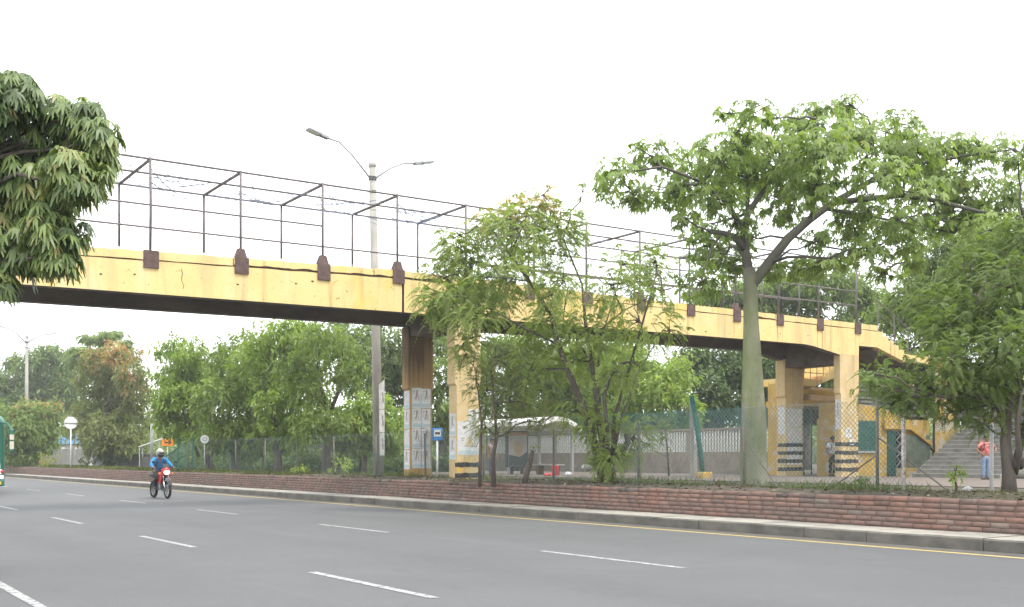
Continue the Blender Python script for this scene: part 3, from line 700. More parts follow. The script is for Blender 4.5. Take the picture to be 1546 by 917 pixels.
orange = mat('sign_orange', (.72, .20, .02), .5); m = MB(); m.bbox(-.36, -.06, 1.55, .36, -.03, 1.98, .01); m.cur = 1
m.box(-.16, -.068, 1.72, .18, -.062, 1.80); m.add([(.06, -.068, 1.62), (.27, -.068, 1.76), (.06, -.068, 1.90)], [(0, 1, 2)]); m.build('sign_plate', [orange, black], t)
t = sign_post('steel_pole', 'plain grey steel pole standing behind the motorcyclist', 'pole', 229, 61, .6, 4.6, .075, galv)
m = MB(); m.ell((0, 0, 4.0), (.085, .085, .05), 10, 5); m.build('cap', galv, t)
t = sign_post('bus_stop_sign', 'blue bus stop sign on a white post between the two yellow columns', 'bus stop sign', 660, 40.5, .6, 2.1, .042, white)
blue = mat('sign_blue', (.02, .19, .52), .45); m = MB(); m.bbox(-.20, -.06, 1.46, .20, -.03, 1.94, .015); m.cur = 1; m.box(-.135, -.068, 1.61, .135, -.062, 1.88); m.cur = 2
m.bbox(-.10, -.074, 1.70, .10, -.069, 1.78, .002); m.box(-.075, -.074, 1.67, -.04, -.069, 1.70); m.box(.04, -.074, 1.67, .075, -.069, 1.70); m.build('sign_plate', [blue, white, black], t)
t = sign_post('prohibition_sign', 'white round sign with red rim on a white post under the right tree', 'road sign', 1497, 19.6, .72, 2.3, .036, white, R(-28))
m = MB(); m.disc((-.07, -.05, 1.50), (0, 1, 0), .20, .02, 28); m.cur = 1; m.torus((-.07, -.061, 1.50), (0, 1, 0), .175, .022, 28, 6); m.build('sign_plate', [white, redp], t)
# ---- chain-link fence on the median
fpost = mat('fence_post', (.14, .15, .14), .75, col2=(.22, .17, .13), scale=7, metal=.2); fwire = tint_mat('fence_wire', [(0, (.10, .16, .15)), (.5, (.16, .21, .20)), (1, (.30, .34, .32))], .6)
FE = thing('chain_link_fence', 'grey chain-link fence on steel posts along the top of the median', 'fence', (17.3, 19.2, .75))
FO = (-17.3, -19.2, -.75)
py = [11.84, 12.42]+[15.8+3.42*i for i in range(12)]
top = lambda y: 2.47 if y < 17 else 2.47-.18*min(1, (y-17)/3)-.10*math.sin(y*.9)**2
for i, y in enumerate(py):
    h = top(y)-.02 if i else 2.36; m = MB(); lean = random.uniform(-.03, .03)
    m.tube([(17.3, y, .5), (17.3+lean, y+random.uniform(-.02, .02), h+(.12 if i in (1, 2) else 0))], .032 if i else .04, 8); o = m.build('post', fpost if i else paleP, FE, smooth=True); o.location = FO
for y0, y1 in ((12.42, 10.9), (12.42, 13.6), (15.8, 14.9)):
    m = MB(); m.tube([(17.34, y0, 1.75 if y1 < y0 else 1.45), (17.36, y1, .72)], .015, 6); o = m.build('brace', fpost, FE); o.location = FO
def mesh_panel(x, y0, y1, z0, zf, s=.085, r=.0032, bulge=.02):
    Q = Quads(); A, B = [], []; Hh = zf((y0+y1)/2)-z0
    k = int((y1-y0+Hh)/s)
    for i in range(k+1):
        for dr in (1, -1):
            a = y0-Hh+i*s if dr > 0 else y0+i*s
            b = a+Hh*dr
            ya, yb, za, zb = a, b, z0, z0+Hh
            lo_, hi_ = (ya, yb) if ya < yb else (yb, ya)
            if hi_ <= y0 or lo_ >= y1: continue
            def zat(yy): return za+(zb-za)*(yy-ya)/(yb-ya)
            c0, c1 = max(lo_, y0), min(hi_, y1); z_0, z_1 = zat(c0), zat(c1)
            mid = (c0+c1)/2; A += [(x+random.uniform(-bulge, bulge), c0, z_0)]; B += [(x+random.uniform(-bulge, bulge), c1, z_1)]
    wires(Q, A, B, r, .5); return Q
for y0, y1 in zip(py, py[1:]):
    Q = mesh_panel(17.27, y0, y1, .74, top, .10 if y1 < 30 else .16, .0046 if y1 < 30 else .0036)
    Q.add(*[np.array(z) for z in ([(17.268, y0, top(y0)), (17.274, y0, top(y0)), (17.274, y1, top(y1)), (17.268, y1, top(y1)-.008)], [(0, 1, 2, 3)], [.5]*4)])
    o = Q.build('wire_mesh', fwire, FE); o.location = FO
# torn green fence at the left end
FG = thing('chain_link_fence', 'torn green chain-link fence collapsing to the ground behind the motorcyclist', 'fence', (17.6, 56, .75))
gmat = mat('green_net', (.05, .17, .14), .7); gp = (-17.6, -56, -.75)
for y in (53.6, 56.0): m = MB(); m.tube([(17.6, y, .5), (17.6, y, 2.5)], .04, 8); o = m.build('post', gmat, FG); o.location = gp
Q = Quads(); A, B = [], []
for i in range(62):
    y = 53.6+i*.12; h0 = .75; h1 = 2.4-1.5*(y-53.6)/7.4
    A.append((17.6, y, h0)); B.append((17.6, y+(h1-h0)*.8, h1)); A.append((17.6, y+(h1-h0)*.8, h0)); B.append((17.6, y, h1))
wires(Q, A, B, .006, .5); o = Q.build('wire_mesh', gmat, FG); o.location = gp
m = MB(); m.tube([(17.6, 53.6, 2.42), (17.6, 61.0, .9)], .03, 5); o = m.build('fallen_rail', gmat, FG); o.location = gp
# ---- block wall with white balusters across the service road
blockm = mat('wall_blocks', (.25, .215, .175), .95, col2=(.17, .145, .12), scale=1.1, bump=.5, bscale=10)
add_layer(blockm, noise_mask(blockm, 6, .5, .7, amt=.5), (.32, .28, .23))
BWL = thing('baluster_wall', 'rough block wall topped with a row of white balusters behind the shelter', 'wall', (37.2, 40, .57)); BO = (-37.2, -40, -.57)
m = MB()
for c in range(5):
    y = 30.6+(.2 if c % 2 else 0)
    while y < 60: m.box(37.2+random.uniform(-.01, .01), y, .40+.257*c, 37.4, y+.395, .40+.257*(c+1)-.012); y += .41
m.box(37.215, 30.6, .4, 37.39, 60, 1.68); o = m.build('block_base', blockm, BWL); o.location = BO
m = MB(); m.box(37.16, 30.6, 2.73, 37.44, 60, 2.84); o = m.build('coping', blockm, BWL); o.location = BO
balm = mat('baluster_white', (.62, .62, .60), .8, col2=(.48, .47, .44), scale=6)
def bal(m, y): m.prism_z([(37.23, y-.045), (37.37, y-.045), (37.37, y+.045), (37.23, y+.045)], 1.69, 2.728)
y = 30.7; pro = None; k = 0; rest = MB(); piers = 0
while y < 60:
    if int(round((y-30.7)/.19)) % 19 == 18:
        m = MB(); m.box(37.2, y-.14, 1.69, 37.4, y+.05, 2.728); o = m.build('pier', blockm, BWL); o.location = BO
    elif k < 98:
        if pro is None: m = MB(); bal(m, 0); pro = m.build('baluster', balm, BWL); q = pro
        else: q = pro.copy(); COL.objects.link(q); q.parent = BWL
        q.location = (BO[0], BO[1]+y, BO[2]); k += 1
    else: bal(rest, y)
    y += .19
o = rest.build('balusters', balm, BWL); o.location = BO; o['kind'] = 'stuff'
# green mesh fence above it
FT = thing('chain_link_fence', 'tall green chain-link fence standing behind the wall of white balusters', 'fence', (38.3, 40, .6))
Q = mesh_panel(38.3, 31, 53, 2.4, lambda y: 3.85, .14, .008); o = Q.build('wire_mesh', gmat, FT); o.location = (-38.3, -40, -.6)
for y in (31, 35.4, 39.8, 44.2, 48.6, 53): m = MB(); m.tube([(38.35, y, .5), (38.35, y, 3.9)], .035, 6); o = m.build('post', gmat, FT); o.location = (-38.3, -40, -.6)
# dark boundary wall further left
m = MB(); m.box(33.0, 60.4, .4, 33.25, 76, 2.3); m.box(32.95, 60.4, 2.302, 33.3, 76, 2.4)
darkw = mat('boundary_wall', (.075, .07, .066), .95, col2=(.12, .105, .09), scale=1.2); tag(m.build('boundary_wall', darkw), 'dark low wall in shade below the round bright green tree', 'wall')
# leaning green post with a grey one behind
x, y = W(1063, 40); t = thing('green_post', 'tall green steel post leaning against a grey concrete post', 'post', (x, y, .6)); gsteel = mat('green_enamel', (.025, .15, .12), .6, col2=(.03, .10, .085), scale=5)
m = MB(); m.tube([(0, 0, -.2), (-.22*CA, .22*SA, 1.6), (-.48*CA, .48*SA, 3.15)], .095, 8); m.build('shaft', gsteel, t, smooth=True)
m = MB(); m.bbox(-.25, -.2, -.1, .25, .2, .25, .03); m.build('footing', kioskY, t)
x, y = W(1048, 41); t = thing('concrete_post', 'weathered grey concrete post behind the leaning green post', 'post', (x, y, .6))
m = MB(); m.tube([(0, 0, -.2), (-.1, 0, 2.85)], [.15, .11], 8); m.build('shaft', conc, t); m = MB(); m.box(-.16, -.17, 1.3, .09, -.14, 1.9); m.build('poster', paper, t)
# ---- bus shelter with advertising panel and bench
SH = thing('bus_shelter', 'bus shelter with a curved white roof beside the advertising panel', 'bus shelter', (28.7, 39.8, .62)); so_ = (-28.7, -39.8, -.62)
m = MB(); pts = []; n = 10
for i in range(n+1):
    a = i/n; pts.append((27.7+2.2*a, 2.72+.46*math.sin(math.pi*(.2+.8*a))))
m.prism_y([(a, b-.16) for a, b in pts]+[(a, b+.06) for a, b in pts[::-1]], 37.0, 42.8); roofw = mat('shelter_roof', (.78, .78, .76), .6, col2=(.66, .65, .62), scale=2); o = m.build('roof', roofw, SH); o.location = so_
for y in (37.3, 39.8, 42.3): m = MB(); m.bbox(29.5, y-.06, .4, 29.62, y+.06, 2.75, .01); o = m.build('post', galv, SH); o.location = so_
m = MB(); m.box(29.3, 37.3, 2.5, 29.42, 42.3, 2.62); m.box(27.9, 37.3, 2.6, 29.4, 37.38, 2.68); m.box(27.9, 42.22, 2.6, 29.4, 42.3, 2.68); o = m.build('roof_frame', galv, SH); o.location = so_
BE = thing('bench', 'grey slatted bench standing inside the bus shelter', 'bench', (29.0, 38.4, .625))
m = MB(); m.bbox(-.2, -1.0, .42, .2, 1.0, .48, .01); m.build('seat', galv, BE)
woodb = mat('bench_leg', (.16, .09, .055), .8)
for s in (-1, 1): m = MB(); m.bbox(-.15, s*.6-.1, 0, .15, s*.6+.1, .419, .01); m.build('leg', woodb, BE)
AD = thing('advertising_panel', 'dark framed advertising panel showing a tan picture, beside the bus shelter', 'billboard', (28.75, 40.5, .625))
fr_ = mat('panel_frame', (.055, .058, .06), .5); m = MB(); m.bbox(-.62, -.09, .32, .62, .09, 2.05, .03); m.build('frame', fr_, AD)
adm = [mat('ad_base', (.40, .38, .37), .35, col2=(.50, .46, .42), scale=3), mat('ad_orange', (.42, .16, .06), .4), mat('ad_tan', (.46, .33, .20), .4), mat('ad_dark', (.07, .08, .075), .4)]
m = MB(); m.box(-.54, -.10, .40, .54, -.092, 1.97)
def blob(pts, mi, k): m.cur = mi; m.add([(a, -.101-.002*k, b) for a, b in pts], [tuple(range(len(pts)))])
blob([(-.53, 1.96), (-.53, 1.80), (.53, 1.88), (.53, 1.96)], 1, 1); blob([(-.53, .41), (.53, .41), (.53, 1.05), (.1, .82), (-.53, .92)], 3, 1)
blob([(.02+.24*math.cos(a), 1.22+.36*math.sin(a)) for a in np.linspace(0, 6.28, 16)[:-1]], 2, 2); m.build('picture', adm, AD)
for s in (-.3, .3): m = MB(); m.bbox(s-.06, -.06, 0, s+.06, .06, .319, .01); m.build('leg', fr_, AD)
# little things left about
x, y = W(838, 45.5); red = mat('red_plastic', (.62, .05, .07), .45)
m = MB(); m.tube([(0, 0, 0), (0, 0, .02), (0, 0, .40), (0, 0, .44), (0, 0, .44), (0, 0, .1)], [.12, .13, .165, .175, .15, .11], 14); o = m.build('red_bucket', red, smooth=True); o.location = (x, y, .626); tag(o, 'red plastic bucket standing on the pavement by the bench', 'bucket')
x, y = W(827, 45); m = MB()
for k in range(7): m.ell((random.uniform(-.16, .16), random.uniform(-.1, .1), .05), (random.uniform(.06, .12), .09, .06), 8, 5)
o = m.build('red_cloth', red, smooth=True); o.location = (x, y, .62); tag(o, 'crumpled red cloth lying on the pavement beside the red bucket', 'cloth')
bagm = mat('plastic_bag', (.68, .69, .70), .5, col2=(.55, .56, .57), scale=9)
def bag(px, d, z, s, label):
    x, y = W(px, d); m = MB(); m.ell((0, 0, s*.5), (s, s*.7, s*.55), 14, 9)
    m.v = [tuple(Vector(v)*(1+.28*noise.noise(Vector(v)*4/s*.5+Vector((px, 0, 0))))) for v in m.v]
    o = m.build('plastic_bag', bagm, smooth=True); o.location = (x, y, z); tag(o, label, 'bag', 'white plastic bags lying about')
bag(858, 44, .61, .19, 'white plastic sack lying on the pavement right of the red bucket'); bag(886, 27, 1.05, .15, 'white plastic bag caught against the stems of the feathery tree'); bag(1461, 19.2, .74, .10, 'small white plastic bag on the soil near the sapling under the right tree')
# ---- far left: pale wall, blue tank roof, white stall
pw = mat('pale_render', (.52, .50, .47), .9, col2=(.40, .38, .35), scale=1.5)
a, b = W(72, 92), W(134, 88); m = MB(); ang = math.atan2(b[1]-a[1], b[0]-a[0]); Ln = math.hypot(b[0]-a[0], b[1]-a[1])
m.box(0, 0, -.2, Ln, .25, 1.55)
for k in range(4): m.box(Ln*k/3-.12, -.06, -.2, Ln*k/3+.12, .31, 1.7)
o = m.build('garden_wall', pw); o.location = (a[0], a[1], .65); o.rotation_euler = (0, 0, ang); tag(o, 'short pale rendered wall behind the round sign at far left', 'wall')
x, y = W(115, 96); t = thing('small_shed', 'small shed with a light blue roof behind the pale wall', 'shed', (x, y, .65), R(-25))
bl = mat('blue_roofing', (.22, .42, .66), .6); m = MB(); m.box(-1.2, -1, 0, 1.2, 1, 2.1); m.build('walls', pw, t); m = MB(); m.prism_y([(-1.4, 2.05), (1.4, 2.05), (1.2, 2.7), (.2, 2.95), (-1.0, 2.65)], -1.2, 1.2); m.build('roof', bl, t)
a, b = W(140, 74), W(268, 70); m = MB(); Ln = math.hypot(b[0]-a[0], b[1]-a[1]); m.box(0, 0, -.3, Ln, .2, 1.0); m.box(-.02, -.04, 1.002, Ln+.02, .24, 1.08)
o = m.build('garden_wall', mat('grey_violet_render', (.26, .25, .26), .9, col2=(.2, .19, .2), scale=1)); o.location = (a[0], a[1], .6); o.rotation_euler = (0, 0, math.atan2(b[1]-a[1], b[0]-a[0])); tag(o, 'long low grey wall beyond the grass behind the motorcyclist', 'wall')
x, y = W(230, 68); t = thing('market_stall', 'white awning of a roadside stall behind the grey pole', 'stall', (x, y, .6), R(-25))
m = MB(); m.add([(-.75, -.6, 1.55), (.55, -.6, 2.05), (.55, .6, 2.1), (-.75, .6, 1.6), (-.75, -.6, 1.50), (.55, -.6, 1.98), (.55, .6, 2.03), (-.75, .6, 1.55)], [(0, 1, 2, 3), (7, 6, 5, 4), (0, 4, 5, 1), (1, 5, 6, 2), (2, 6, 7, 3), (3, 7, 4, 0)]); m.build('awning', white, t)
for sx, sy, h in ((-.7, -.55, 1.54), (.5, -.55, 1.98), (-.7, .55, 1.6), (.5, .55, 2.0)): m = MB(); m.tube([(sx, sy, -.1), (sx, sy, h)], .03, 6); m.build('post', galv, t)
m = MB(); m.bbox(-.6, -.4, .0, .45, .4, .85, .03); m.build('counter', darkw, t)

# ================================================================== PEOPLE
skin = mat('skin', (.24, .125, .075), .6); hairm = mat('hair', (.012, .010, .009), .6); eyem = mat('eye', (.02, .015, .012), .3)
def skinmesh(pts, edges, rad, root, levels=1):
    """one continuous surface grown over a jointed skeleton"""
    me = bpy.data.meshes.new('sk'); me.from_pydata([tuple(p) for p in pts], edges, [])
    o = bpy.data.objects.new('sk', me); COL.objects.link(o)
    o.modifiers.new('s', 'SKIN').use_smooth_shade = True
    sv = me.skin_vertices[0].data
    for i, r in enumerate(rad): sv[i].radius = r if hasattr(r, '__len__') else (r, r); sv[i].use_root = (i == root)
    u = o.modifiers.new('u', 'SUBSURF'); u.levels = levels; u.render_levels = levels
    dg = bpy.context.evaluated_depsgraph_get(); ev = o.evaluated_get(dg); r = bpy.data.meshes.new_from_object(ev)
    V = [tuple(v.co) for v in r.vertices]; F = [tuple(p.vertices) for p in r.polygons]
    bpy.data.objects.remove(o); bpy.data.meshes.remove(me); bpy.data.meshes.remove(r); return V, F
def figure(label, loc, rz, J, cl, sc=1.0, gripping=False):
    """J: joints in metres (x to the figure's left, -y forward); cl: clothing materials and cut"""
    t = thing('person', label, 'person', loc, rz); t.scale = (sc, sc, sc)
    v = lambda k: Vector(J[k])
    names = ['pelvis', 'spine', 'chest', 'neck', 'jaw', 'skull', 'crown']
    pts = [v(k) for k in names]; rad = [(.155, .115), (.135, .10), (.155, .11), .052, .072, .090, .062]; edges = [(i, i+1) for i in range(6)]
    def chain(frm, ks, rs):
        p = frm
        for k, r in zip(ks, rs): pts.append(v(k)); rad.append(r); edges.append((p, len(pts)-1)); p = len(pts)-1
    for s in 'LR':
        chain(2, ['sh'+s, 'el'+s, 'wr'+s, 'ha'+s], [.062, .046, .033, (.042, .022)])
        chain(0, ['hp'+s, 'kn'+s, 'an'+s, 'to'+s], [.088, .062, .042, .036])
    V, F = skinmesh(pts, edges, rad, 0); m = MB(); m.add(V, F)
    for s in 'LR':                                    # fingers and thumb rooted in the palm
        w, h = v('wr'+s), v('ha'+s); d = (h-w).normalized(); sx = 1 if s == 'L' else -1
        side = d.cross(Vector((0, 0, 1))); side = side.normalized() if side.length > .2 else Vector((0, 1, 0)); nr = d.cross(side).normalized()
        if nr.z > 0: nr = -nr
        c = .9 if gripping else .35
        for q, (off, L) in enumerate(((-.027, .066), (-.009, .076), (.009, .072), (.026, .056))):
            p = h+side*off; a = p+d*L*.5+nr*L*.12*c; b = a+d*L*.32*(1-c*.8)+nr*L*.42*c; e = b+(d*(.22*(1-2*c))+nr*.25*c)*L
            m.tube([p-d*.02, p+d*.01, a, b, e], [.010, .010, .009, .008, .006], 6)
        p = h-side*.03*(1 if sx > 0 else -1)-d*.03; m.tube([p, p+d*.03-side*.022*sx+nr*.012, p+d*.055-side*.018*sx+nr*.03], [.012, .011, .007], 6)
    face = v('skull'); f = Vector(J.get('look', (0, -1, 0))).normalized(); rt = f.cross(Vector((0, 0, 1))).normalized(); up = rt.cross(f)
    m.ell(face+f*.098-up*.022, (.014, .02, .02), 8, 5)
    for s in (-1, 1): m.ell(face+rt*s*.088-up*.01, (.012, .02, .03), 8, 5)
    body = m.build('body', skin, t, smooth=True)
    m = MB()
    for s in (-1, 1): m.ell(face+f*.086+rt*s*.032+up*.012, (.012, .010, .008), 8, 5)
    m.build('eyes', eyem, t, smooth=True)
    mo = MB(); mo.ell(face+f*.085-up*.055, (.024, .008, .007), 8, 5); mo.build('mouth', mat('lips', (.20, .07, .055), .5), t, smooth=True)
    # top, cut at the sleeve
    sp_, se = cl.get('sleeve', .95), []
    pts = [v('pelvis')+Vector((0, 0, -.03)), v('spine'), v('chest'), v('chest').lerp(v('neck'), .62)]; rad = [(.178, .14), (.165, .128), (.185, .135), .085]; edges = [(0, 1), (1, 2), (2, 3)]
    for s in 'LR':
        p = 2
        ks = [(v('sh'+s), .082)]
        if sp_ <= 1: ks += [(v('sh'+s).lerp(v('el'+s), sp_), .072)]
        else: ks += [(v('el'+s), .066), (v('el'+s).lerp(v('wr'+s), sp_-1), .050)]
        for q, r in ks: pts.append(q); rad.append(r); edges.append((p, len(pts)-1)); p = len(pts)-1
    V, F = skinmesh(pts, edges, rad, 0); m = MB(); m.add(V, F)
    if cl.get('wrinkle', True): m.v = [tuple(Vector(q)+Vector((1, 1, 0))*.012*noise.noise(Vector(q)*9)) for q in m.v]
    m.build(cl.get('top_name', 'shirt'), cl['top'], t, smooth=True)
    pts = [v('pelvis')+Vector((0, 0, .04)), v('pelvis')]; rad = [(.165, .128), (.172, .135)]; edges = [(0, 1)]
    for s in 'LR':
        p = 1
        for k, r in (('hp'+s, .108), ('kn'+s, .080), ('an'+s, .066)): pts.append(v(k)); rad.append(r); edges.append((p, len(pts)-1)); p = len(pts)-1
    V, F = skinmesh(pts, edges, rad, 1); m = MB(); m.add(V, F); m.build('trousers', cl['legs'], t, smooth=True)
    for s in 'LR':
        a, b = v('an'+s), v('to'+s); d = (b-a); d.z = 0; d = d.normalized(); m = MB(); z = min(a.z, b.z)-.035
        M = Matrix.Rotation(math.atan2(d.y, d.x), 3, 'Z'); c = a+d*.075; c.z = b.z
        m.ell(c, (.145, .052, .048), 12, 7, M, z0=-.7); m.ell(a-Vector((0, 0, .02)), (.06, .05, .06), 10, 6); m.build('shoe', cl['shoe'], t, smooth=True)
    if 'hair' in cl:
        m = MB(); m.ell(v('skull')-f*.012+up*.022, (.104, .104, .108), 14, 8, z0=-.25); m.ell(v('skull')-f*.045-up*.01, (.082, .07, .085), 12, 8); m.build('hair', cl['hair'], t, smooth=True)
    if 'straps' in cl:
        m = MB()
        for s in (-1, 1):
            c, n_ = v('chest'), v('neck'); m.tube([c+Vector((s*.10, .14, .02)), n_+Vector((s*.105, .03, -.055)), c+Vector((s*.115, -.135, .06)), c+Vector((s*.135, -.145, -.10)), v('spine')+Vector((s*.16, -.03, -.02))], .019, 6)
        m.build('backpack_strap', cl['straps'], t, smooth=True)
        m = MB(); c = v('chest').lerp(v('spine'), .4)+Vector((0, .22, 0)); m.bbox(c.x-.15, c.y-.09, c.z-.22, c.x+.15, c.y+.09, c.z+.22, .05); m.build('backpack', cl['straps'], t, smooth=True)
    return t
STAND = dict(pelvis=(0,0,.93), spine=(0,.01,1.10), chest=(0,.01,1.30), neck=(0,.01,1.47), jaw=(0,-.015,1.545), skull=(0,-.005,1.615), crown=(0,0,1.70),
    shL=(.185,.01,1.385), elL=(.235,.03,1.10), wrL=(.245,-.04,.86), haL=(.245,-.06,.79), shR=(-.185,.01,1.385), elR=(-.235,.03,1.10), wrR=(-.245,-.04,.86), haR=(-.245,-.06,.79),
    hpL=(.09,0,.86), knL=(.10,-.01,.48), anL=(.10,.03,.09), toL=(.115,-.12,.04), hpR=(-.09,0,.86), knR=(-.10,-.01,.48), anR=(-.10,.03,.09), toR=(-.115,-.12,.04))
navy = mat('denim', (.045, .065, .115), .9, col2=(.07, .10, .17), scale=8); dkt = mat('dark_trousers', (.018, .019, .026), .9); shoeb = mat('black_shoe', (.015, .015, .015), .6)
whsh = mat('white_shirt', (.70, .72, .76), .8, col2=(.55, .58, .64), scale=5); bluestrap = mat('blue_webbing', (.03, .07, .20), .7)
x, y = W(1257, 43.3)
J = dict(STAND); J.update(elR=(-.25, .04, 1.10), wrR=(-.22, -.10, .92), haR=(-.21, -.15, .86), knL=(.10, -.06, .49), anL=(.11, .10, .10), toL=(.12, -.05, .04))
figure('man in white shirt with blue backpack straps behind the fence beside a striped column', (x, y, .626), R(-20), J, dict(top=whsh, legs=dkt, shoe=shoeb, hair=hairm, straps=bluestrap, sleeve=.6), .96)
redsh = mat('red_check_shirt', (.52, .075, .07), .85, col2=(.62, .32, .30), scale=11, lo=.48, hi=.54); jeans = mat('faded_jeans', (.13, .19, .29), .9, col2=(.22, .29, .40), scale=6); dstrap = mat('dark_webbing', (.06, .035, .03), .8)
x, y = W(1488, 36.6)
J = dict(STAND); J.update(elL=(.42, .02, 1.20), wrL=(.30, -.16, 1.10), haL=(.25, -.21, 1.08), elR=(-.33, .04, 1.13), wrR=(-.25, -.14, 1.0), haR=(-.21, -.19, .98), jaw=(0,-.05,1.52), skull=(0,-.055,1.585), crown=(0,-.06,1.665), look=(0,-.9,-.35))
figure('person in a red checked shirt and pale jeans in front of the grey steps', (x, y, .605), R(-28), J, dict(top=redsh, legs=jeans, shoe=shoeb, hair=hairm, straps=dstrap, sleeve=.75), .93)
pksh = mat('patterned_blouse', (.42, .30, .32), .85, col2=(.16, .12, .15), scale=14, lo=.47, hi=.56)
x, y = W(743, 45.5)
figure('person in patterned top and blue jeans standing partly behind a thin dark sapling', (x, y, .626), R(10), dict(STAND), dict(top=pksh, legs=mat('blue_jeans', (.05, .10, .22), .9), shoe=shoeb, hair=hairm, sleeve=.7), .95)
# ================================================================== MOTORCYCLE AND RIDER (facing -Y)
tyre = mat('tyre', (.018, .018, .018), .85); chrome = mat('chrome', (.55, .55, .56), .25, metal=.9); mred = mat('motorcycle_red', (.50, .025, .02), .3, spec=.6); mblk = mat('engine_black', (.03, .03, .032), .55, metal=.3); alloy = mat('engine_alloy', (.28, .28, .28), .45, metal=.7)
lampon = mat('headlight_on', (.9, .9, .85), .3, emit=((1, .97, .9), 1.6)); amber = mat('indicator_amber', (.75, .25, .02), .35); vinyl = mat('seat_vinyl', (.02, .02, .02), .6); mirr = mat('mirror_glass', (.4, .42, .45), .1, metal=.8)
bx, by = W(251, 35.4); MO = thing('motorcycle', 'red motorcycle with lit headlight riding along the lane nearest the median', 'motorcycle', (bx, by+.62, 0), R(4))
def mp(mb, name, m_, p=None, **k): return mb.build(name, m_, p or MO, **k)
for y, w in ((-.62, .045), (.64, .055)):
    m = MB(); m.ell((0, y, .30), (.03, .05, .05), 10, 6); wh = mp(m, 'wheel', alloy, smooth=True)
    m = MB(); m.torus((0, y, .30), (1, 0, 0), .255, w, 32, 8); mp(m, 'tyre', tyre, wh, smooth=True)
    m = MB(); m.torus((0, y, .30), (1, 0, 0), .213, .018, 32, 6)
    for k in range(6): a = k*math.pi/3; m.tube([(0, y, .30), (0, y+.21*math.cos(a), .30+.21*math.sin(a))], .012, 5)
    mp(m, 'rim', alloy, wh, smooth=True)
m = MB()
for s in (-1, 1): m.tube([(s*.085, -.62, .30), (s*.085, -.50, .62)], .028, 8); m.tube([(s*.085, -.50, .62), (s*.085, -.40, .92)], .02, 8)
m.tube([(-.11, -.41, .90), (.11, -.41, .90)], .025, 8); mp(m, 'fork', chrome, smooth=True)
m = MB(); pts = []
for i in range(9): a = R(30)+R(125)*i/8; pts.append((-.62-.32*math.cos(a), .30+.32*math.sin(a)))
m.prism_x(pts+[(a+(.012 if a > -.62 else -.012)*0, b-.018) for a, b in pts[::-1]], -.065, .065); mp(m, 'mudguard', mblk)
m = MB(); m.tube([(0, -.42, .84), (0, -.15, .72), (0, .35, .66), (0, .80, .74)], .03, 8); m.tube([(0, -.40, .80), (0, -.28, .38), (0, .20, .30), (0, .32, .62)], .026, 8); mp(m, 'frame', mblk, smooth=True)
m = MB(); m.ell((0, -.13, .80), (.135, .27, .12), 16, 10); mp(m, 'fuel_tank', mred, smooth=True)
m = MB(); m.bbox(-.12, .10, .74, .12, .80, .83, .035); m.ell((0, .82, .80), (.10, .14, .05), 10, 6); mp(m, 'seat', vinyl, smooth=True)
m = MB(); m.bbox(-.13, -.20, .30, .13, .22, .52, .04); m.tube([(0, -.16, .48), (0, -.24, .66)], .075, 12)
for k in range(5): m.disc((0, -.17-.013*k, .50+.03*k), (0, -.35, .9), .10, .010, 14)
mp(m, 'engine', alloy, smooth=False)
m = MB(); m.tube([(.08, -.28, .55), (.10, -.34, .35), (.13, -.10, .24), (.15, .25, .27)], .022, 8); m.tube([(.15, .20, .27), (.17, .85, .40)], [.035, .05], 10); mp(m, 'exhaust', chrome, smooth=True)
m = MB()
for s in (-1, 1): m.prism_x([(-.46, .86), (-.20, .74), (.02, .60), (-.30, .50), (-.44, .66)], s*.12, s*.145) if s > 0 else m.prism_x([(-.46, .86), (-.20, .74), (.02, .60), (-.30, .50), (-.44, .66)], -.145, -.12)
mp(m, 'tank_shroud', mred)
m = MB(); m.ell((0, -.47, .93), (.145, .12, .155), 16, 10); mp(m, 'headlight_fairing', mred, smooth=True)
m = MB(); m.ell((0, -.545, .90), (.105, .055, .085), 16, 10); mp(m, 'headlight', lampon, smooth=True)
m = MB(); m.prism_x([(-.55, 1.04), (-.42, 1.18), (-.40, 1.17), (-.50, 1.03)], -.10, .10); mp(m, 'fly_screen', mblk)
m = MB(); m.tube([(-.37, -.26, 1.04), (-.20, -.38, 1.05), (0, -.40, 1.0), (.20, -.38, 1.05), (.37, -.26, 1.04)], .014, 8); hb = mp(m, 'handlebar', mblk, smooth=True)
for s in (-1, 1):
    m = MB(); m.tube([(s*.26, -.36, 1.05), (s*.30, -.38, 1.18), (s*.36, -.37, 1.23)], .008, 6); m.ell((s*.39, -.37, 1.24), (.065, .018, .042), 12, 6); mp(m, 'mirror', mblk, smooth=True)
    m = MB(); m.tube([(s*.12, -.45, .86), (s*.20, -.47, .86)], .008, 6); m.ell((s*.23, -.48, .86), (.04, .03, .03), 10, 6); mp(m, 'turn_signal', amber, smooth=True)
    m = MB(); m.tube([(s*.12, .06, .34), (s*.24, .04, .34)], .016, 6); mp(m, 'foot_peg', mblk)
m = MB(); m.bbox(-.09, -.70, .60, .09, -.66, .70, .01); mp(m, 'number_plate', alloy)
bluej = mat('blue_jacket', (.022, .235, .50), .7, col2=(.012, .14, .36), scale=6); glove = mat('dark_webbing2', (.02, .03, .06), .8)
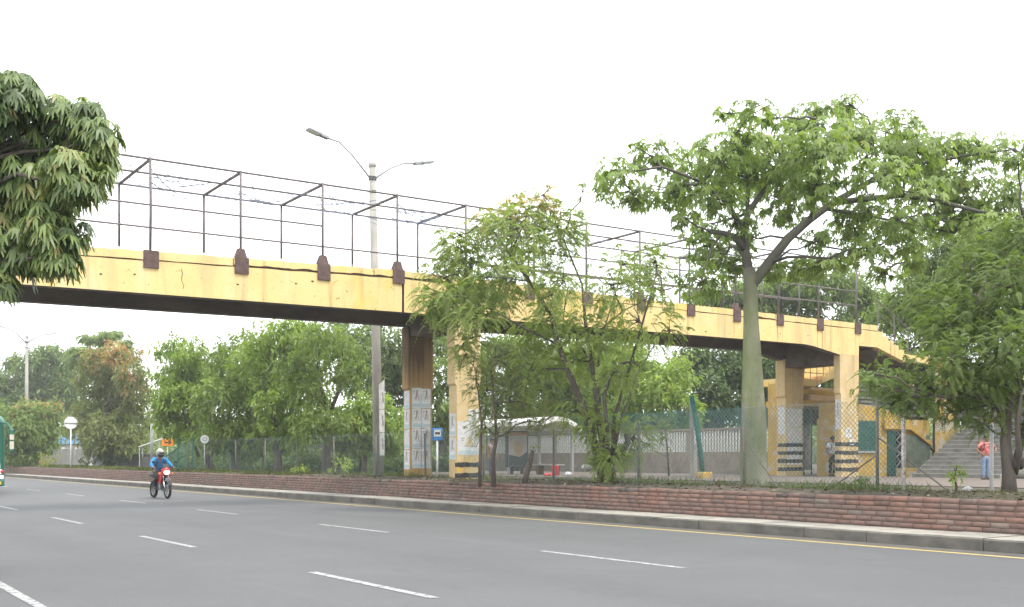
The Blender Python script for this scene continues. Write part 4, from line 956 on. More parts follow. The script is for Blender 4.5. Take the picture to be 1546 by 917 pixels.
RID = dict(pelvis=(0,.26,.90), spine=(0,.22,1.06), chest=(0,.13,1.26), neck=(0,.08,1.42), jaw=(0,.03,1.475), skull=(0,.03,1.55), crown=(0,.04,1.63), shL=(.195,.12,1.345), elL=(.34,-.02,1.13), wrL=(.35,-.22,1.065), haL=(.33,-.29,1.06),
    shR=(-.195,.12,1.345), elR=(-.34,-.02,1.13), wrR=(-.35,-.22,1.065), haR=(-.33,-.29,1.06), hpL=(.10,.20,.87), knL=(.20,-.18,.72), anL=(.19,.10,.40), toL=(.19,-.04,.36), hpR=(-.10,.20,.87), knR=(-.20,-.18,.72), anR=(-.19,.10,.40), toR=(-.19,-.04,.36))
RI = figure('motorcyclist in bright blue jacket and grey helmet riding the red motorcycle', (bx, by+.62, 0), R(4), RID, dict(top=bluej, legs=dkt, shoe=shoeb, sleeve=1.9, straps=glove, top_name='jacket'), 1.0, True)
hel = mat('helmet_grey', (.42, .40, .38), .35, col2=(.20, .19, .19), scale=6, lo=.5, hi=.55); vis = mat('visor', (.03, .025, .022), .15)
m = MB(); m.ell((0, .045, 1.565), (.128, .150, .142), 18, 12, z0=-.35); m.ell((0, .06, 1.53), (.126, .128, .12), 18, 8); h_ = m.build('helmet', hel, RI, smooth=True)
m = MB(); m.ell((0, .02, 1.555), (.116, .142, .062), 16, 8); m.build('visor', vis, h_, smooth=True)
m = MB(); m.ell((0, .0, 1.475), (.112, .125, .065), 16, 8); m.build('chin_guard', mblk, h_, smooth=True)
# ================================================================== BUS at the left edge (facing -Y)
bgreen = mat('bus_green', (.012, .12, .075), .3, spec=.6); bwhite = mat('bus_white', (.70, .72, .70), .35); bglass = mat('bus_glass', (.04, .075, .085), .08, spec=.8); bint = mat('bus_bumper_yellow', (.62, .45, .05), .5)
BUS = thing('bus', 'green and white city bus coming down the middle lane at the left edge', 'bus', (0, 0, 0))
BX1, BY0 = W(9.5, 40.5)
def bp(mb, name, m_, p=None, **k): return mb.build(name, m_, p or BUS, **k)
BUS.location = (BX1-1.22, BY0, 0)
def rr(w, z0, z1, r, n=5):
    o = []
    for cx, cz, a0 in ((w-r, z1-r, 0), (-w+r, z1-r, 90), (-w+r*.5, z0+r*.5, 180), (w-r*.5, z0+r*.5, 270)):
        q = r if cz > 1 else r*.5
        for i in range(n+1): a = R(a0+90*i/n); o.append((cx+q*math.cos(a), cz+q*math.sin(a)))
    return o
m = MB(); sec = [(-.02, 1.02, .42, 2.80), (.05, 1.14, .38, 2.95), (.30, 1.21, .36, 3.05), (11.4, 1.22, .36, 3.05), (11.6, 1.17, .40, 2.98)]; rings = []
for y, w, z0, z1 in sec: rings.append([(a, y, b) for a, b in rr(w, z0, z1, .28)])
n = len(rings[0]); m.add([p for r_ in rings for p in r_], [(i*n+j, i*n+(j+1) % n, (i+1)*n+(j+1) % n, (i+1)*n+j) for i in range(len(sec)-1) for j in range(n)]+[tuple(range(n)), tuple(range((len(sec)-1)*n, len(sec)*n))])
bp(m, 'body', bgreen, smooth=False)
m = MB(); m.bbox(-.98, -.055, 1.28, .98, -.022, 2.38, .012); ws = bp(m, 'windscreen', bglass)
m = MB(); m.bbox(-.9, -.058, 2.44, .9, -.024, 2.72, .01); bp(m, 'destination_board', mblk)
m = MB(); m.bbox(-1.0, -.05, .98, 1.0, -.02, 1.16, .01); m.bbox(-1.12, -.09, .56, 1.12, .02, .72, .02); bp(m, 'white_band', bwhite)
m = MB(); m.bbox(-1.14, -.14, .30, 1.14, .10, .54, .04); bm_ = bp(m, 'bumper', bgreen); m = MB()
for s in (-1, 1): m.bbox(s*.82-.2, -.15, .36, s*.82+.2, -.138, .48, .01)
bp(m, 'fog_light', bint, bm_)
for s in (-1, 1):
    m = MB(); m.bbox(s*.86-.20, -.06, .76, s*.86+.20, -.022, .95, .02); bp(m, 'headlight', bwhite)
    m = MB(); m.ell((s*1.06, -.04, .86), (.07, .05, .07), 12, 8); bp(m, 'indicator', mred, smooth=True)
    m = MB(); m.ell((s*.72, -.05, 2.55), (.10, .05, .07), 12, 8); bp(m, 'marker_light', amber, smooth=True)
    m = MB(); m.tube([(s*1.0, .02, 2.78), (s*1.22, -.28, 2.70), (s*1.34, -.36, 2.45)], .045, 8); m.bbox(s*1.34-.09, -.42, 1.60, s*1.34+.09, -.26, 2.50, .05); mi = bp(m, 'mirror', bgreen, smooth=False)
    m = MB(); m.bbox(s*1.34-.075, -.432, 2.08, s*1.34+.075, -.421, 2.28, .004); m.bbox(s*1.34-.075, -.432, 1.72, s*1.34+.075, -.421, 2.02, .004); bp(m, 'mirror_panel', mat('mirror_cream', (.55, .48, .40), .5), mi)
    for k in range(6): m = MB(); m.bbox(min(s*1.205, s*1.235), .9+1.72*k, 1.35, max(s*1.205, s*1.235), 2.45+1.72*k, 2.45, .01); bp(m, 'side_window', bglass)
    m = MB(); m.box(min(s*1.2, s*1.23), .4, .70, max(s*1.2, s*1.23), 11.3, .98); bp(m, 'side_stripe', bwhite)
    for y in (2.2, 8.8):
        m = MB(); m.tube([(s*.95, y, .50), (s*1.25, y, .50)], .50, 24); w_ = bp(m, 'wheel', tyre); m = MB(); m.tube([(s*1.2, y, .50), (s*1.262, y, .50)], [.30, .24], 18); bp(m, 'rim', alloy, w_)
    m = MB(); m.tube([(s*.3-.2, -.075, 1.32), (s*.3+.35, -.075, 1.55)], .012, 5); bp(m, 'wiper', mblk)

# ================================================================== TREES
bark = mat('bark_dark', (.075, .060, .050), .95, col2=(.135, .115, .095), scale=6, stretch=(1, 1, .3), bump=.6, bscale=18)
barkp = mat('bark_pale', (.30, .285, .20), .9, col2=(.20, .21, .13), scale=3.5, stretch=(1, 1, .35), bump=.5, bscale=16)
add_layer(barkp, noise_mask(barkp, 1.6, .50, .68, (1, 1, .5), .8), (.15, .185, .06))
add_layer(barkp, noise_mask(barkp, 7, .60, .70, amt=.6), (.13, .12, .10))
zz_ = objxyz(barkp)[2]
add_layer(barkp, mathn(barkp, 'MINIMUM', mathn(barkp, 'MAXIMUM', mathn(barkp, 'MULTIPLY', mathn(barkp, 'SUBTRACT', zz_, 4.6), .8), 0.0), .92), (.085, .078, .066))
barkg = mat('bark_grey', (.13, .125, .115), .95, col2=(.21, .20, .18), scale=6, stretch=(1, 1, .3), bump=.5, bscale=18)
L_dark = tint_mat('leaf_dark', [(0, (0.051, 0.084, 0.029)), (.5, (0.099, 0.150, 0.043)), (.85, (0.181, 0.251, 0.069)), (1, (0.378, 0.229, 0.106))], .5, .33, .35)
L_near = tint_mat('leaf_glossy', [(0, (0.055, 0.089, 0.032)), (.5, (0.114, 0.165, 0.053)), (.85, (0.206, 0.266, 0.082)), (1, (0.378, 0.229, 0.106))], .42, .25, .45)
L_mid = tint_mat('leaf_mid', [(0, (0.095, 0.138, 0.039)), (.5, (0.168, 0.231, 0.063)), (.85, (0.267, 0.344, 0.093)), (1, (0.420, 0.229, 0.118))], .55, .38, .3)
L_kapok = tint_mat('leaf_kapok', [(0, (0.112, 0.156, 0.048)), (.5, (0.198, 0.269, 0.076)), (.85, (0.297, 0.375, 0.109)), (1, (0.420, 0.275, 0.138))], .5, .42, .35)
L_lite = tint_mat('leaf_light', [(0, (0.124, 0.171, 0.043)), (.5, (0.215, 0.297, 0.066)), (.85, (0.326, 0.420, 0.099)), (1, (0.420, 0.275, 0.132))], .55, .40, .3)
L_dust = tint_mat('leaf_dusty', [(0, (0.120, 0.138, 0.060)), (.5, (0.202, 0.226, 0.090)), (.85, (0.284, 0.312, 0.122)), (1, (0.420, 0.221, 0.118))], .65, .38, .2)
L_feath = tint_mat('leaf_feathery', [(0, (0.129, 0.171, 0.060)), (.5, (0.219, 0.278, 0.090)), (.85, (0.309, 0.374, 0.113)), (1, (0.420, 0.275, 0.146))], .6, .42, .2)
def curve(a, b, n=5, wob=.12, sag=0.0):
    a, b = Vector(a), Vector(b); L = (b-a).length; o = []
    for i in range(n+1):
        t = i/n; p = a.lerp(b, t); k = math.sin(math.pi*t)*wob*L
        o.append(p+Vector((random.uniform(-1, 1)*k*.5, random.uniform(-1, 1)*k*.5, random.uniform(-.3, .6)*k+sag*L*math.sin(math.pi*t))))
    return o
def tree(label, trunk, lobes, leafm, barkm=bark, style='tufts', size=.16, dens=60, k=7, twigs=5, seed=0, limbs=(), group=None, name='tree', droop=.35, gap=.25, cat='tree', tr=.15, tint0=.45, var=.16, wid=.42, nolimb=False, gs=.9, spread=1.2, limbm=None, ll=.24, hang=.22):
    """trunk: path of points with radii; lobes: (centre, radii, weight, brown) clumps of the crown"""
    random.seed(seed); global RNG; RNG = np.random.default_rng(seed+11)
    base = Vector(trunk[0][0]); t = thing(name, label, cat, tuple(base), 0, group); off = tuple(-base)
    m = MB(); m.tube([p for p, r in trunk], [r for p, r in trunk], 10)
    nodes = [Vector(p) for p, r in trunk[len(trunk)//2:]]; m.cur = 1
    for pth, r0, r1 in limbs:
        n = len(pth); m.tube(pth, [r0+(r1-r0)*i/(n-1) for i in range(n)], 8); nodes += [Vector(q) for q in pth[1:]]
    Q = Quads(); topn = Vector(trunk[-1][0])
    for li, (c, r, w, brown) in enumerate(lobes):
        cv = Vector(c); vol = (r[0]*r[1]*r[2])**(2/3.)
        n = max(6, int(dens*w*vol)); p, o = lobe_points(c, r, n, .42, gap, gs)
        tint = np.clip(tint0+.12*np.array([noise.noise(Vector(q)*1.3) for q in p])*2+RNG.normal(size=len(p))*var*.6, 0, .86)
        if brown:
            b = rnd(len(p)) < brown; tint = np.where(b, .93+.07*rnd(len(p)), tint)
        if style == 'palmate': palmate(Q, p, o, size, tint, k, droop, wid, hang)
        elif style == 'fronds': fronds(Q, p, o, size, tint, k, ll, droop)
        else: tufts(Q, p, o, size, tint, k, droop, spread, wid)
        nr = min(nodes, key=lambda q: (q-cv).length+max(0, q.z-cv.z)*1.0)
        if not nolimb and (nr-cv).length > .5:
            pth = curve(nr, cv, 5, .14); r0 = min(tr*.35, .018+.010*(nr-cv).length); m.tube(pth, [r0+(max(.010, r0*.3)-r0)*i/5 for i in range(6)], 6); start = pth[-2:]
        else: start = [cv, cv]
        for q in range(twigs):
            e = p[int(RNG.integers(len(p)))]; m.tube(curve(random.choice(start), e, 4, .12), [.018*max(.6, size/.16), .014, .011, .009, .006], 4, cap=False)
    o = m.build('trunk', [barkm, limbm or barkm], t, smooth=True); o.location = off
    o = Q.build('crown', leafm, t); o.location = off
    return t
def px_lobes(lst, d, squash=1.0, zk=1.0, seed=0, grow=1.0):
    """(px, py, rx, ry[, depth offset[, weight[, brown]]]) -> clumps with real size at distance d"""
    rg = random.Random(seed); o = []
    for l in lst:
        dd = d+(l[4] if len(l) > 4 and l[4] is not None else rg.uniform(-1, 1)*squash); s = dd/FPX
        s *= grow; o.append((tuple(P3(l[0], l[1], dd)), (l[2]*s, max(l[2], l[3])*s*zk, l[3]*s), l[5] if len(l) > 5 else 1.0, l[6] if len(l) > 6 else 0.0))
    return o
def px_path(lst, d): return [tuple(P3(q[0], q[1], d+(q[2] if len(q) > 2 else 0))) for q in lst]
def px_trunk(lst, d, zb=None):
    o = [(tuple(P3(q[0], q[1], d+(q[3] if len(q) > 3 else 0))), q[2]) for q in lst]
    if zb is not None: p = o[0][0]; o[0] = ((p[0], p[1], zb), o[0][1])
    return o
# ---- the umbrella-shaped kapok on the median: pale swollen trunk, open crown of drooping palmate leaves
D = 23.4
lb = [(930,262,30,22),(915,290,16,14),(985,235,38,24),(1040,262,45,30),(1010,292,45,18),(1085,235,40,30),(1135,164,26,12),(1092,172,16,10),(1160,178,24,12),(1075,300,42,22),(1120,270,40,32),
 (1175,240,55,42),(1205,185,26,18),(1235,172,34,18),(1285,158,26,12),(1245,230,55,42),(1305,212,48,32),(1345,195,42,22),(1385,225,45,28),(1435,222,40,18),(1490,222,38,15),(1535,235,24,18),(1440,275,55,28),
 (1515,290,36,24),(1385,292,45,20),(1330,265,45,25),(1290,345,42,20),(1345,365,42,24),(1270,385,26,14),(1215,405,34,14),(1165,408,26,14),(1075,380,34,26),(1060,425,34,26),(1180,305,42,30),(1110,335,26,22),
 (1380,395,20,16),(1420,330,46,24),(1500,345,40,24),(1125,215,40,26),(1230,285,40,26),(1580,260,40,30),(1590,320,40,30),(1330,410,18,12),(1240,360,26,12),(1030,330,24,14),(1560,380,40,30),(960,300,30,14),(1100,265,36,24),(1140,235,36,24),(1210,210,40,26),(1270,200,34,22),(1350,240,40,24),(1210,265,44,26),(1410,255,40,22),(1310,320,40,20),(1360,335,40,20),(1460,310,44,22),(1060,350,30,18),(1130,365,22,18),(1240,400,30,16),(1100,400,30,20),(1310,380,30,18)]
trk = [((*W(1139, D), .60), .36), ((*W(1139, D), .80), .31), (P3(1137,690,D), .305), (P3(1138,640,D), .285), (P3(1136,560,D), .225), (P3(1134,490,D), .172), (P3(1133,440,D), .16), (P3(1131,405,D), .13)]
lm = [(px_path([(1131,412),(1125,380),(1123,350),(1130,320),(1150,292,.3),(1172,262,.6),(1180,220,.8)], D), .11, .03),
 (px_path([(1125,378),(1112,362,-.2),(1092,352,-.4),(1071,350,-.5)], D), .075, .05), (px_path([(1123,352),(1100,310,-.5),(1060,275,-.9),(1000,252,-1.2),(935,262,-1.4)], D), .06, .018), (px_path([(1128,325),(1130,270,.5),(1128,215,.9),(1137,172,1.2)], D), .05, .015),
 (px_path([(1134,432),(1160,398),(1190,360,.2),(1222,332,.4),(1258,306,.5),(1290,288,.6),(1330,264,.8),(1372,250,.8),(1450,236,.6),(1530,226,.3)], D), .125, .02),
 (px_path([(1256,307,.5),(1310,300,-.2),(1365,295,-.8),(1420,305,-1.1),(1480,320,-1.4),(1545,326,-1.8)], D), .075, .025), (px_path([(1248,316,.5),(1300,324,.9),(1350,334,1.4),(1440,352,1.9)], D), .045, .02),
 (px_path([(1252,308,.5),(1238,292,1),(1200,284,1.6),(1160,277,2)], D), .06, .02), (px_path([(1290,288,.6),(1305,245,.4),(1325,195,.2)], D), .05, .015), (px_path([(1225,330,.4),(1235,270,-.7),(1232,180,-1.2)], D), .045, .015),
 (px_path([(1195,356,.2),(1240,372,.8),(1290,380,1.2),(1350,400,1.5)], D), .03, .012), (px_path([(1090,352,-.4),(1072,380,-.7),(1060,420,-.9)], D), .03, .012)]
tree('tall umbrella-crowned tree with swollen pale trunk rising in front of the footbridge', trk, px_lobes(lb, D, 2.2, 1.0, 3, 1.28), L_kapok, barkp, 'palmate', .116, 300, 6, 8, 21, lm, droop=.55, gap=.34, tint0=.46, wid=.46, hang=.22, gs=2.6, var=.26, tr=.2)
# ---- big drooping tree in the left foreground, trunk out of the picture
D = 11.0
lb = [(20,150,48,38,0),(25,122,26,14,.2),(92,182,52,36,.3),(128,168,30,22,.1),(150,205,34,30,0),(112,262,50,40,-.3),(58,270,68,60,.4),(150,250,26,24,.1),(86,342,46,44,-.2),(40,376,60,42,.3),(0,425,24,22,0),(88,388,30,20,-.3),(20,240,60,60,.8),(10,330,60,60,.5),(-20,330,70,70,.9),
 (-80,240,110,110,.8),(-80,380,90,60,.2),(-60,140,80,60,0),(-190,200,130,120,1),(-330,180,150,150,0),(-470,200,160,150,-.5),(-600,190,160,140,.6),(-250,350,130,70,-.6),(-420,340,140,80,.6),(-330,60,160,80,.4),(-560,330,120,80,0)]
bx_, by_ = W(-470, 11.4)
trk = [((bx_, by_, -.1), .34), ((bx_, by_, 1.2), .27), (P3(-462, 480, 11.4), .23), (P3(-450, 400, 11.4), .2), (P3(-440, 300, 11.4), .16)]
lm = [(px_path([(-455,430,.4),(-330,370,.2),(-200,320,0),(-110,290,.3)], D), .13, .05), (px_path([(-450,400,.4),(-330,270,.4),(-190,200,.4)], D), .10, .04), (px_path([(-330,370,.2),(-180,390,.2),(-110,385,.3)], D), .07, .03)]
tree('big dark green tree with drooping glossy leaves in the left foreground', trk, px_lobes(lb, D, .6, 1.0, 5, 1.04), L_near, bark, 'palmate', .108, 1500, 8, 3, 33, lm, droop=.80, gap=.10, tint0=.56, var=.34, wid=.33, tr=.2, hang=.32)
# ---- many-stemmed feathery tree in the middle of the median
D = 26.4
lb = [(780,345,55,38,-.6,.9),(715,395,52,40,.4,.9),(695,450,52,40,-.3,1.2),(795,318,45,30,.3,.8,.45),(745,335,40,24,0,.8,.4),(842,345,42,44,.7,1.2),(765,420,55,38,-.9,.8),(850,420,46,36,.9,.6),(925,430,55,45,-.2,.55),(990,395,36,34,.8,.8),(890,500,70,38,.3,.75),(965,485,52,50,-.8,.5),
 (815,490,60,34,.6,.7),(720,480,40,24,-.8,1.1),(660,470,30,24,0,.8),(880,290,10,10,0,.4),(1000,440,30,30,.2,.5),(1010,500,24,26,-.3,.4),(870,545,70,28,.5,.6),(930,560,50,26,-.5,.5),(800,560,44,40,1.2,.5),(685,360,30,22,-.2,.6),(820,295,24,16,0,.8,.8),
 (905,640,36,28,.2,1.0),(920,690,30,26,-.2,1.5),(870,620,30,26,0,.5),(955,660,30,34,.6,.8),(700,520,36,26,.2,.7),(670,420,34,30,.2,.8),(655,445,26,26,-.4,.8),(690,375,36,26,.5,.8),(740,450,44,34,.6,.8),(800,380,44,30,.9,.7),(830,440,40,36,-.9,.6),(940,400,36,30,.6,.5)]
trk = [((*W(914, D), .62), .24), (P3(914,712,D), .20), (P3(912,690,D), .17), (P3(910,668,D), .13)]
lm = [(px_path([(906,706),(892,650),(876,605),(858,560),(842,520),(833,478),(800,425,-.4),(768,382,-.5),(738,340,-.5)], D), .11, .02), (px_path([(912,690),(905,640),(899,590),(893,548),(884,490,.3),(879,430,.5),(850,360,.6)], D), .085, .018),
 (px_path([(915,690),(908,640,.3),(902,580,.6),(905,520,.9),(930,440,.9)], D), .06, .015), (px_path([(918,695),(916,640,-.3),(912,600,-.5),(920,570,-.5),(938,549,-.6),(955,546,-.6),(975,560,-.7)], D), .055, .03), (px_path([(924,695),(928,630),(942,585),(958,530,-.4),(975,470,-.7),(992,410,-.2)], D), .06, .015),
 (px_path([(926,690),(935,640,.3),(950,600,.5),(962,565,.7),(1000,500,.4)], D), .045, .012), (px_path([(922,700),(940,680),(948,668),(946,655)], D), .10, .07), (px_path([(842,520),(800,500,-.3),(745,470,-.5),(700,450,-.3)], D), .035, .012), (px_path([(858,560),(880,520,.4),(940,470,.2),(1000,440,.2)], D), .03, .01),
 (px_path([(893,548),(850,480,.8),(860,420,.9)], D), .03, .01), (px_path([(770,385,-.5),(790,340,0),(800,310,.3)], D), .025, .008)]
tree('feathery many-stemmed tree with rusty seed pods at its top, between the columns and the kapok', trk, px_lobes(lb, D, .8, 1.0, 8), L_feath, bark, 'fronds', .33, 370, 8, 6, 41, lm, droop=.75, gap=.25, tint0=.50, tr=.1)
# ---- saplings by the columns
D = 27.3
tree('thin dark sapling with sparse small leaves right of the striped column', px_trunk([(745,722,.075),(744,690,.06),(750,660,.045),(746,610,.03),(742,560,.02)], D, .62), px_lobes([(745,540,34,36,.3),(735,590,28,34,-.3),(775,585,36,30,.4),(760,630,34,22,0),(728,640,14,40,.2),(800,610,40,34,.5),(830,630,36,24,.4)], D), L_dust, bark, 'fronds', .24, 240, 7, 5, 51, [], droop=.5, gap=.2, tr=.08, tint0=.35)
tree('short crooked leafless stump leaning beside the advertising panel', px_trunk([(791,722,.08),(796,712,.075),(801,695,.065),(804,680,.045)], 27.2, .62), px_lobes([(806,678,5,5,0,.8)], 27.2), L_dust, bark, 'tufts', .08, 60, 5, 2, 52, [], tr=.04, nolimb=True, name='tree_stump', cat='stump')
tree('slender sapling standing just right of the hazard-striped column', px_trunk([(724,722,.05),(725,690,.04),(727,640,.03),(722,590,.02)], 27.0, .62), px_lobes([(722,580,16,36,0),(730,630,16,26,.2),(715,545,18,22,-.2)], 27.0), L_dust, bark, 'fronds', .22, 240, 7, 3, 53, [], droop=.5, tr=.06, tint0=.35)
# ---- dense feathery tree at the right edge
D = 18.2
lb = [(1345,575,32,26,.5,.7),(1322,565,20,28,0,.5),(1375,590,34,22,.2,.8),(1395,560,30,26,.6,.8),(1460,420,50,40,1.4),(1495,385,40,34,1.6),(1440,500,50,40,.2),(1560,470,50,50,.2),(1500,560,50,40,.3),(1420,600,34,14,.2,.5),(1355,605,34,16,.3,.6),(1310,585,16,24,.3,.5),(1390,610,34,16,0,.7),(1450,622,34,18,.2,.8),(1485,640,26,20,.1,.6),(1425,490,36,34,.8),(1432,545,40,38,-.5),(1405,585,40,22,.2),(1470,470,60,50,.9),(1420,455,50,34,1.2),(1530,430,52,52,0),(1520,520,56,50,-.7),(1470,580,56,26,-.2),(1540,590,40,40,.3),(1590,480,70,90,.3),(1480,520,55,40,.6),(1545,360,40,40,1.2),(1600,380,70,60,.8),(1660,470,70,90,.2),(1620,580,60,60,-.3),(1500,620,30,22,0,.6),(1545,650,30,30,.2,.6),(1450,600,24,18,.3,.6),(1345,610,16,10,.4,.3)]
trk = [((*W(1524, D), .60), .15), (P3(1523,715,D), .11), (P3(1518,670,D), .09), (P3(1520,630,D), .08), (P3(1530,590,D), .07), (P3(1535,540,D), .055)]
lm = [(px_path([(1522,650),(1505,610),(1470,596,-.2),(1430,600,-.3),(1405,596,-.2)], D), .07, .015), (px_path([(1530,590),(1490,550,.2),(1440,550,.3),(1400,580,.4)], D), .06, .015), (px_path([(1534,700),(1545,650,.2),(1560,600,.3),(1580,520,.3)], D), .07, .03), (px_path([(1532,715),(1538,680,-.3),(1536,640,-.4),(1542,590,-.5)], D), .06, .03), (px_path([(1535,540),(1510,490,.2),(1480,460,.5)], D), .05, .015), (px_path([(1540,705),(1552,690,.2),(1556,660,.3)], D), .06, .03)]
tree('dense feathery-leaved tree with low dark branches at the right edge', trk, px_lobes(lb, D, .6, 1.0, 9, 1.08), L_mid, bark, 'fronds', .215, 820, 8, 5, 61, lm, droop=.45, gap=.12, tint0=.26, tr=.12, var=.2)
# ---- trees of the far side and of the median further on; each its own distance, crown and trunk
BG = 'trees behind the road and the footbridge'
def far(label, tp, d, r, lobes, leafm, size, dens, seed, style='tufts', barkm=bark, sq=1.6, gap=.25, tint0=.45, k=7, fork=None, gs=.45, tw=4, **kw):
    ys_ = tp[-1][1]
    tr_ = [(( *W(tp[0][0], d), .55), r*1.2)]+[(tuple(P3(a, b, d)), r*(1-.45*i/len(tp))) for i, (a, b) in enumerate(tp)]
    return tree(label, tr_, px_lobes(lobes, d, sq, 1.1, seed, 1.08), leafm, barkm, style, size, dens*4.2, k, tw, seed, [(px_path(q, d), r*.6, r*.2) for q in (fork or [])], BG, gap=gap, tint0=tint0, tr=r, gs=gs, **kw)
far('dark spreading tree with tiered crown behind the distant street lamp', [(40,690),(42,640),(45,600)], 125, .5, [(20,585,50,26),(70,545,42,16),(30,555,24,16),(85,570,42,22),(50,600,55,30),(5,610,30,34),(110,590,30,30),(-30,590,40,40),(75,530,20,8)], L_dark, .55, 7, 101, sq=4, tint0=.6)
far('bushy tree with a rusty flush on top just right of the bus', [(55,700),(50,670)], 84, .25, [(40,640,40,30),(60,618,30,16,None,1,.35),(22,660,26,26),(75,650,26,30),(30,622,24,12,None,1,.4),(50,680,34,18),(5,640,30,26)], L_mid, .34, 16, 102, sq=2, tint0=.4)
far('flat-topped sparse tree peeping over the rusty-topped tree', [(150,690),(150,600),(150,550)], 96, .25, [(150,513,34,7),(128,530,26,7),(172,505,22,5),(120,548,26,10),(190,520,18,6)], L_mid, .42, 16, 103, 'palmate', sq=2, k=6)
far('dense dusty tree with a rusty crown behind the round sign', [(165,702),(162,660),(160,620)], 72, .3, [(165,565,46,40),(150,605,44,46),(195,615,34,46),(160,655,44,34),(182,534,30,18,None,1,.75),(150,545,26,20,None,1,.4),(130,640,26,30),(200,570,24,26,None,1,.2),(185,668,36,26)], L_dust, .28, 22, 104, sq=2, tint0=.36, gap=.15)
far('light leafy tree with a bare slanting stem above the motorcyclist', [(318,704),(305,670),(290,640)], 56, .16, [(258,525,26,18),(285,530,26,24),(262,560,34,30),(300,565,40,34),(280,605,38,34),(318,600,34,36),(255,600,26,30),(330,560,20,30),(245,625,18,24),(275,640,34,26),(310,650,30,24)], L_lite, .25, 24, 105, sq=1.6, tint0=.42, fork=[[(300,690),(285,650),(270,600)],[(318,690),(335,650),(350,620)]])
far('leafy tree with several grey stems left of the tall street lamp', [(352,706),(350,660),(345,620)], 52, .2, [(345,560,38,36),(370,530,40,30),(330,610,38,38),(370,600,44,44),(400,570,40,40),(350,650,38,30),(395,645,44,32),(330,660,30,24),(375,670,34,20)], L_mid, .25, 26, 106, sq=1.6, tint0=.45, barkm=barkg, fork=[[(352,690),(372,650),(385,600)],[(348,690),(335,650),(318,615)]])
far('broad pale green tree with a fine crown below the footbridge deck', [(420,706),(418,660),(410,610)], 49, .2, [(405,510,44,26),(440,520,44,34),(385,550,40,34),(430,570,48,44),(465,545,36,36),(420,620,44,36),(460,600,40,36),(390,600,34,34),(410,660,40,26),(445,650,34,26),(450,500,36,22)], L_lite, .22, 28, 107, sq=1.6, tint0=.38, fork=[[(420,690),(440,640),(455,600)]])
far('dark forked tree with bare upper boughs left of the tall street lamp', [(492,710),(494,660),(496,620)], 43, .18, [(480,512,44,24),(520,520,36,26),(500,560,40,30),(470,590,34,34),(540,560,28,30),(470,640,36,30),(515,640,30,26),(445,560,30,30)], L_mid, .2, 26, 108, sq=1.5, tint0=.42, fork=[[(496,625),(486,590),(480,560)],[(497,625),(512,590),(518,560)]])
far('low round bright green tree just left of the tall street lamp', [(548,706),(550,680)], 51, .2, [(545,640,44,30),(520,655,28,24),(580,645,32,30),(560,615,36,22),(535,670,34,18),(590,670,24,20)], L_lite, .24, 34, 109, sq=1.4, tint0=.5, gap=.1)
far('tall dark tree filling the gap behind the tall street lamp', [(560,690),(560,640)], 70, .35, [(520,515,52,30),(575,530,44,40),(600,590,40,46),(545,560,46,40),(610,540,30,40),(620,640,30,40)], L_dark, .32, 20, 110, sq=2.2, tint0=.62)
far('green tree seen between the two tall columns', [(668,700),(668,640)], 60, .25, [(665,520,26,34),(660,580,30,44),(690,640,30,44),(670,640,26,34),(700,560,24,40)], L_mid, .28, 24, 111, sq=2)
far('wide leafy tree overhanging the left end of the bus shelter', [(775,690),(775,640)], 63, .3, [(765,545,46,34),(810,560,46,40),(755,600,40,36),(800,610,46,32),(735,560,26,44),(840,590,40,36),(780,520,44,16)], L_mid, .28, 24, 112, sq=2, tint0=.42)
far('leafy tree behind the bus shelter roof', [(890,690),(890,640)], 68, .3, [(880,560,46,44),(850,540,40,30),(920,590,46,44),(880,620,46,26),(940,550,30,34),(860,590,40,34),(900,540,40,30)], L_lite, .3, 22, 113, sq=2, tint0=.4)
far('bright yellow-green tree behind the white balusters', [(985,690),(985,640)], 62, .25, [(985,575,38,32),(1010,605,34,26),(965,610,38,26),(1020,560,24,34),(960,545,30,24),(1035,625,26,26),(1000,640,34,20),(950,630,30,24)], L_lite, .28, 28, 114, sq=1.8, tint0=.62)
far('dark shady tree behind the leaning green post', [(1090,690),(1085,620)], 66, .35, [(1080,555,46,34),(1120,590,44,38),(1060,595,36,34),(1150,560,36,40),(1045,545,26,30),(1100,620,44,20),(1170,600,24,40),(1130,540,40,30),(1160,630,30,30),(1060,635,34,20)], L_dark, .3, 26, 115, sq=2, tint0=.4, gap=.15)
far('tall tree rising behind the right end of the footbridge', [(1215,690),(1215,560)], 72, .4, [(1100,455,44,28),(1150,440,50,26),(1200,445,50,34),(1250,430,44,34),(1300,445,34,34),(1190,500,60,30),(1250,520,44,50),(1320,470,26,26),(1230,565,50,34),(1280,590,40,40),(1140,490,40,34),(1060,450,30,18),(1290,500,34,34)], L_mid, .32, 22, 116, sq=2.4, tint0=.45, gap=.15)
far('large leafy tree behind the staircase landing', [(1420,690),(1420,520)], 52, .4, [(1400,400,40,38),(1450,370,54,42),(1500,350,56,40),(1440,430,60,44),(1540,400,50,60),(1370,450,36,40),(1400,480,50,40),(1340,480,30,30),(1480,440,60,60),(1590,360,60,60),(1345,545,30,34),(1310,560,30,34),(1320,610,30,30),(1385,520,40,40),(1420,580,50,40),(1480,600,60,44),(1540,640,60,50)], L_mid, .28, 22, 117, sq=2.2, tint0=.5, gap=.12)
far('broad tree on the far left behind the bus', [(-60,690),(-60,640)], 90, .3, [(-60,620,60,50),(-100,590,60,50),(-20,650,40,40),(-150,620,60,60),(-70,560,50,30)], L_mid, .4, 12, 118, sq=2)
far('leafy tree beyond the stairs past the right edge', [(1640,690),(1640,560)], 40, .3, [(1640,430,90,70),(1700,520,90,90),(1610,540,60,70),(1680,360,80,60)], L_mid, .28, 22, 119, sq=1.8)
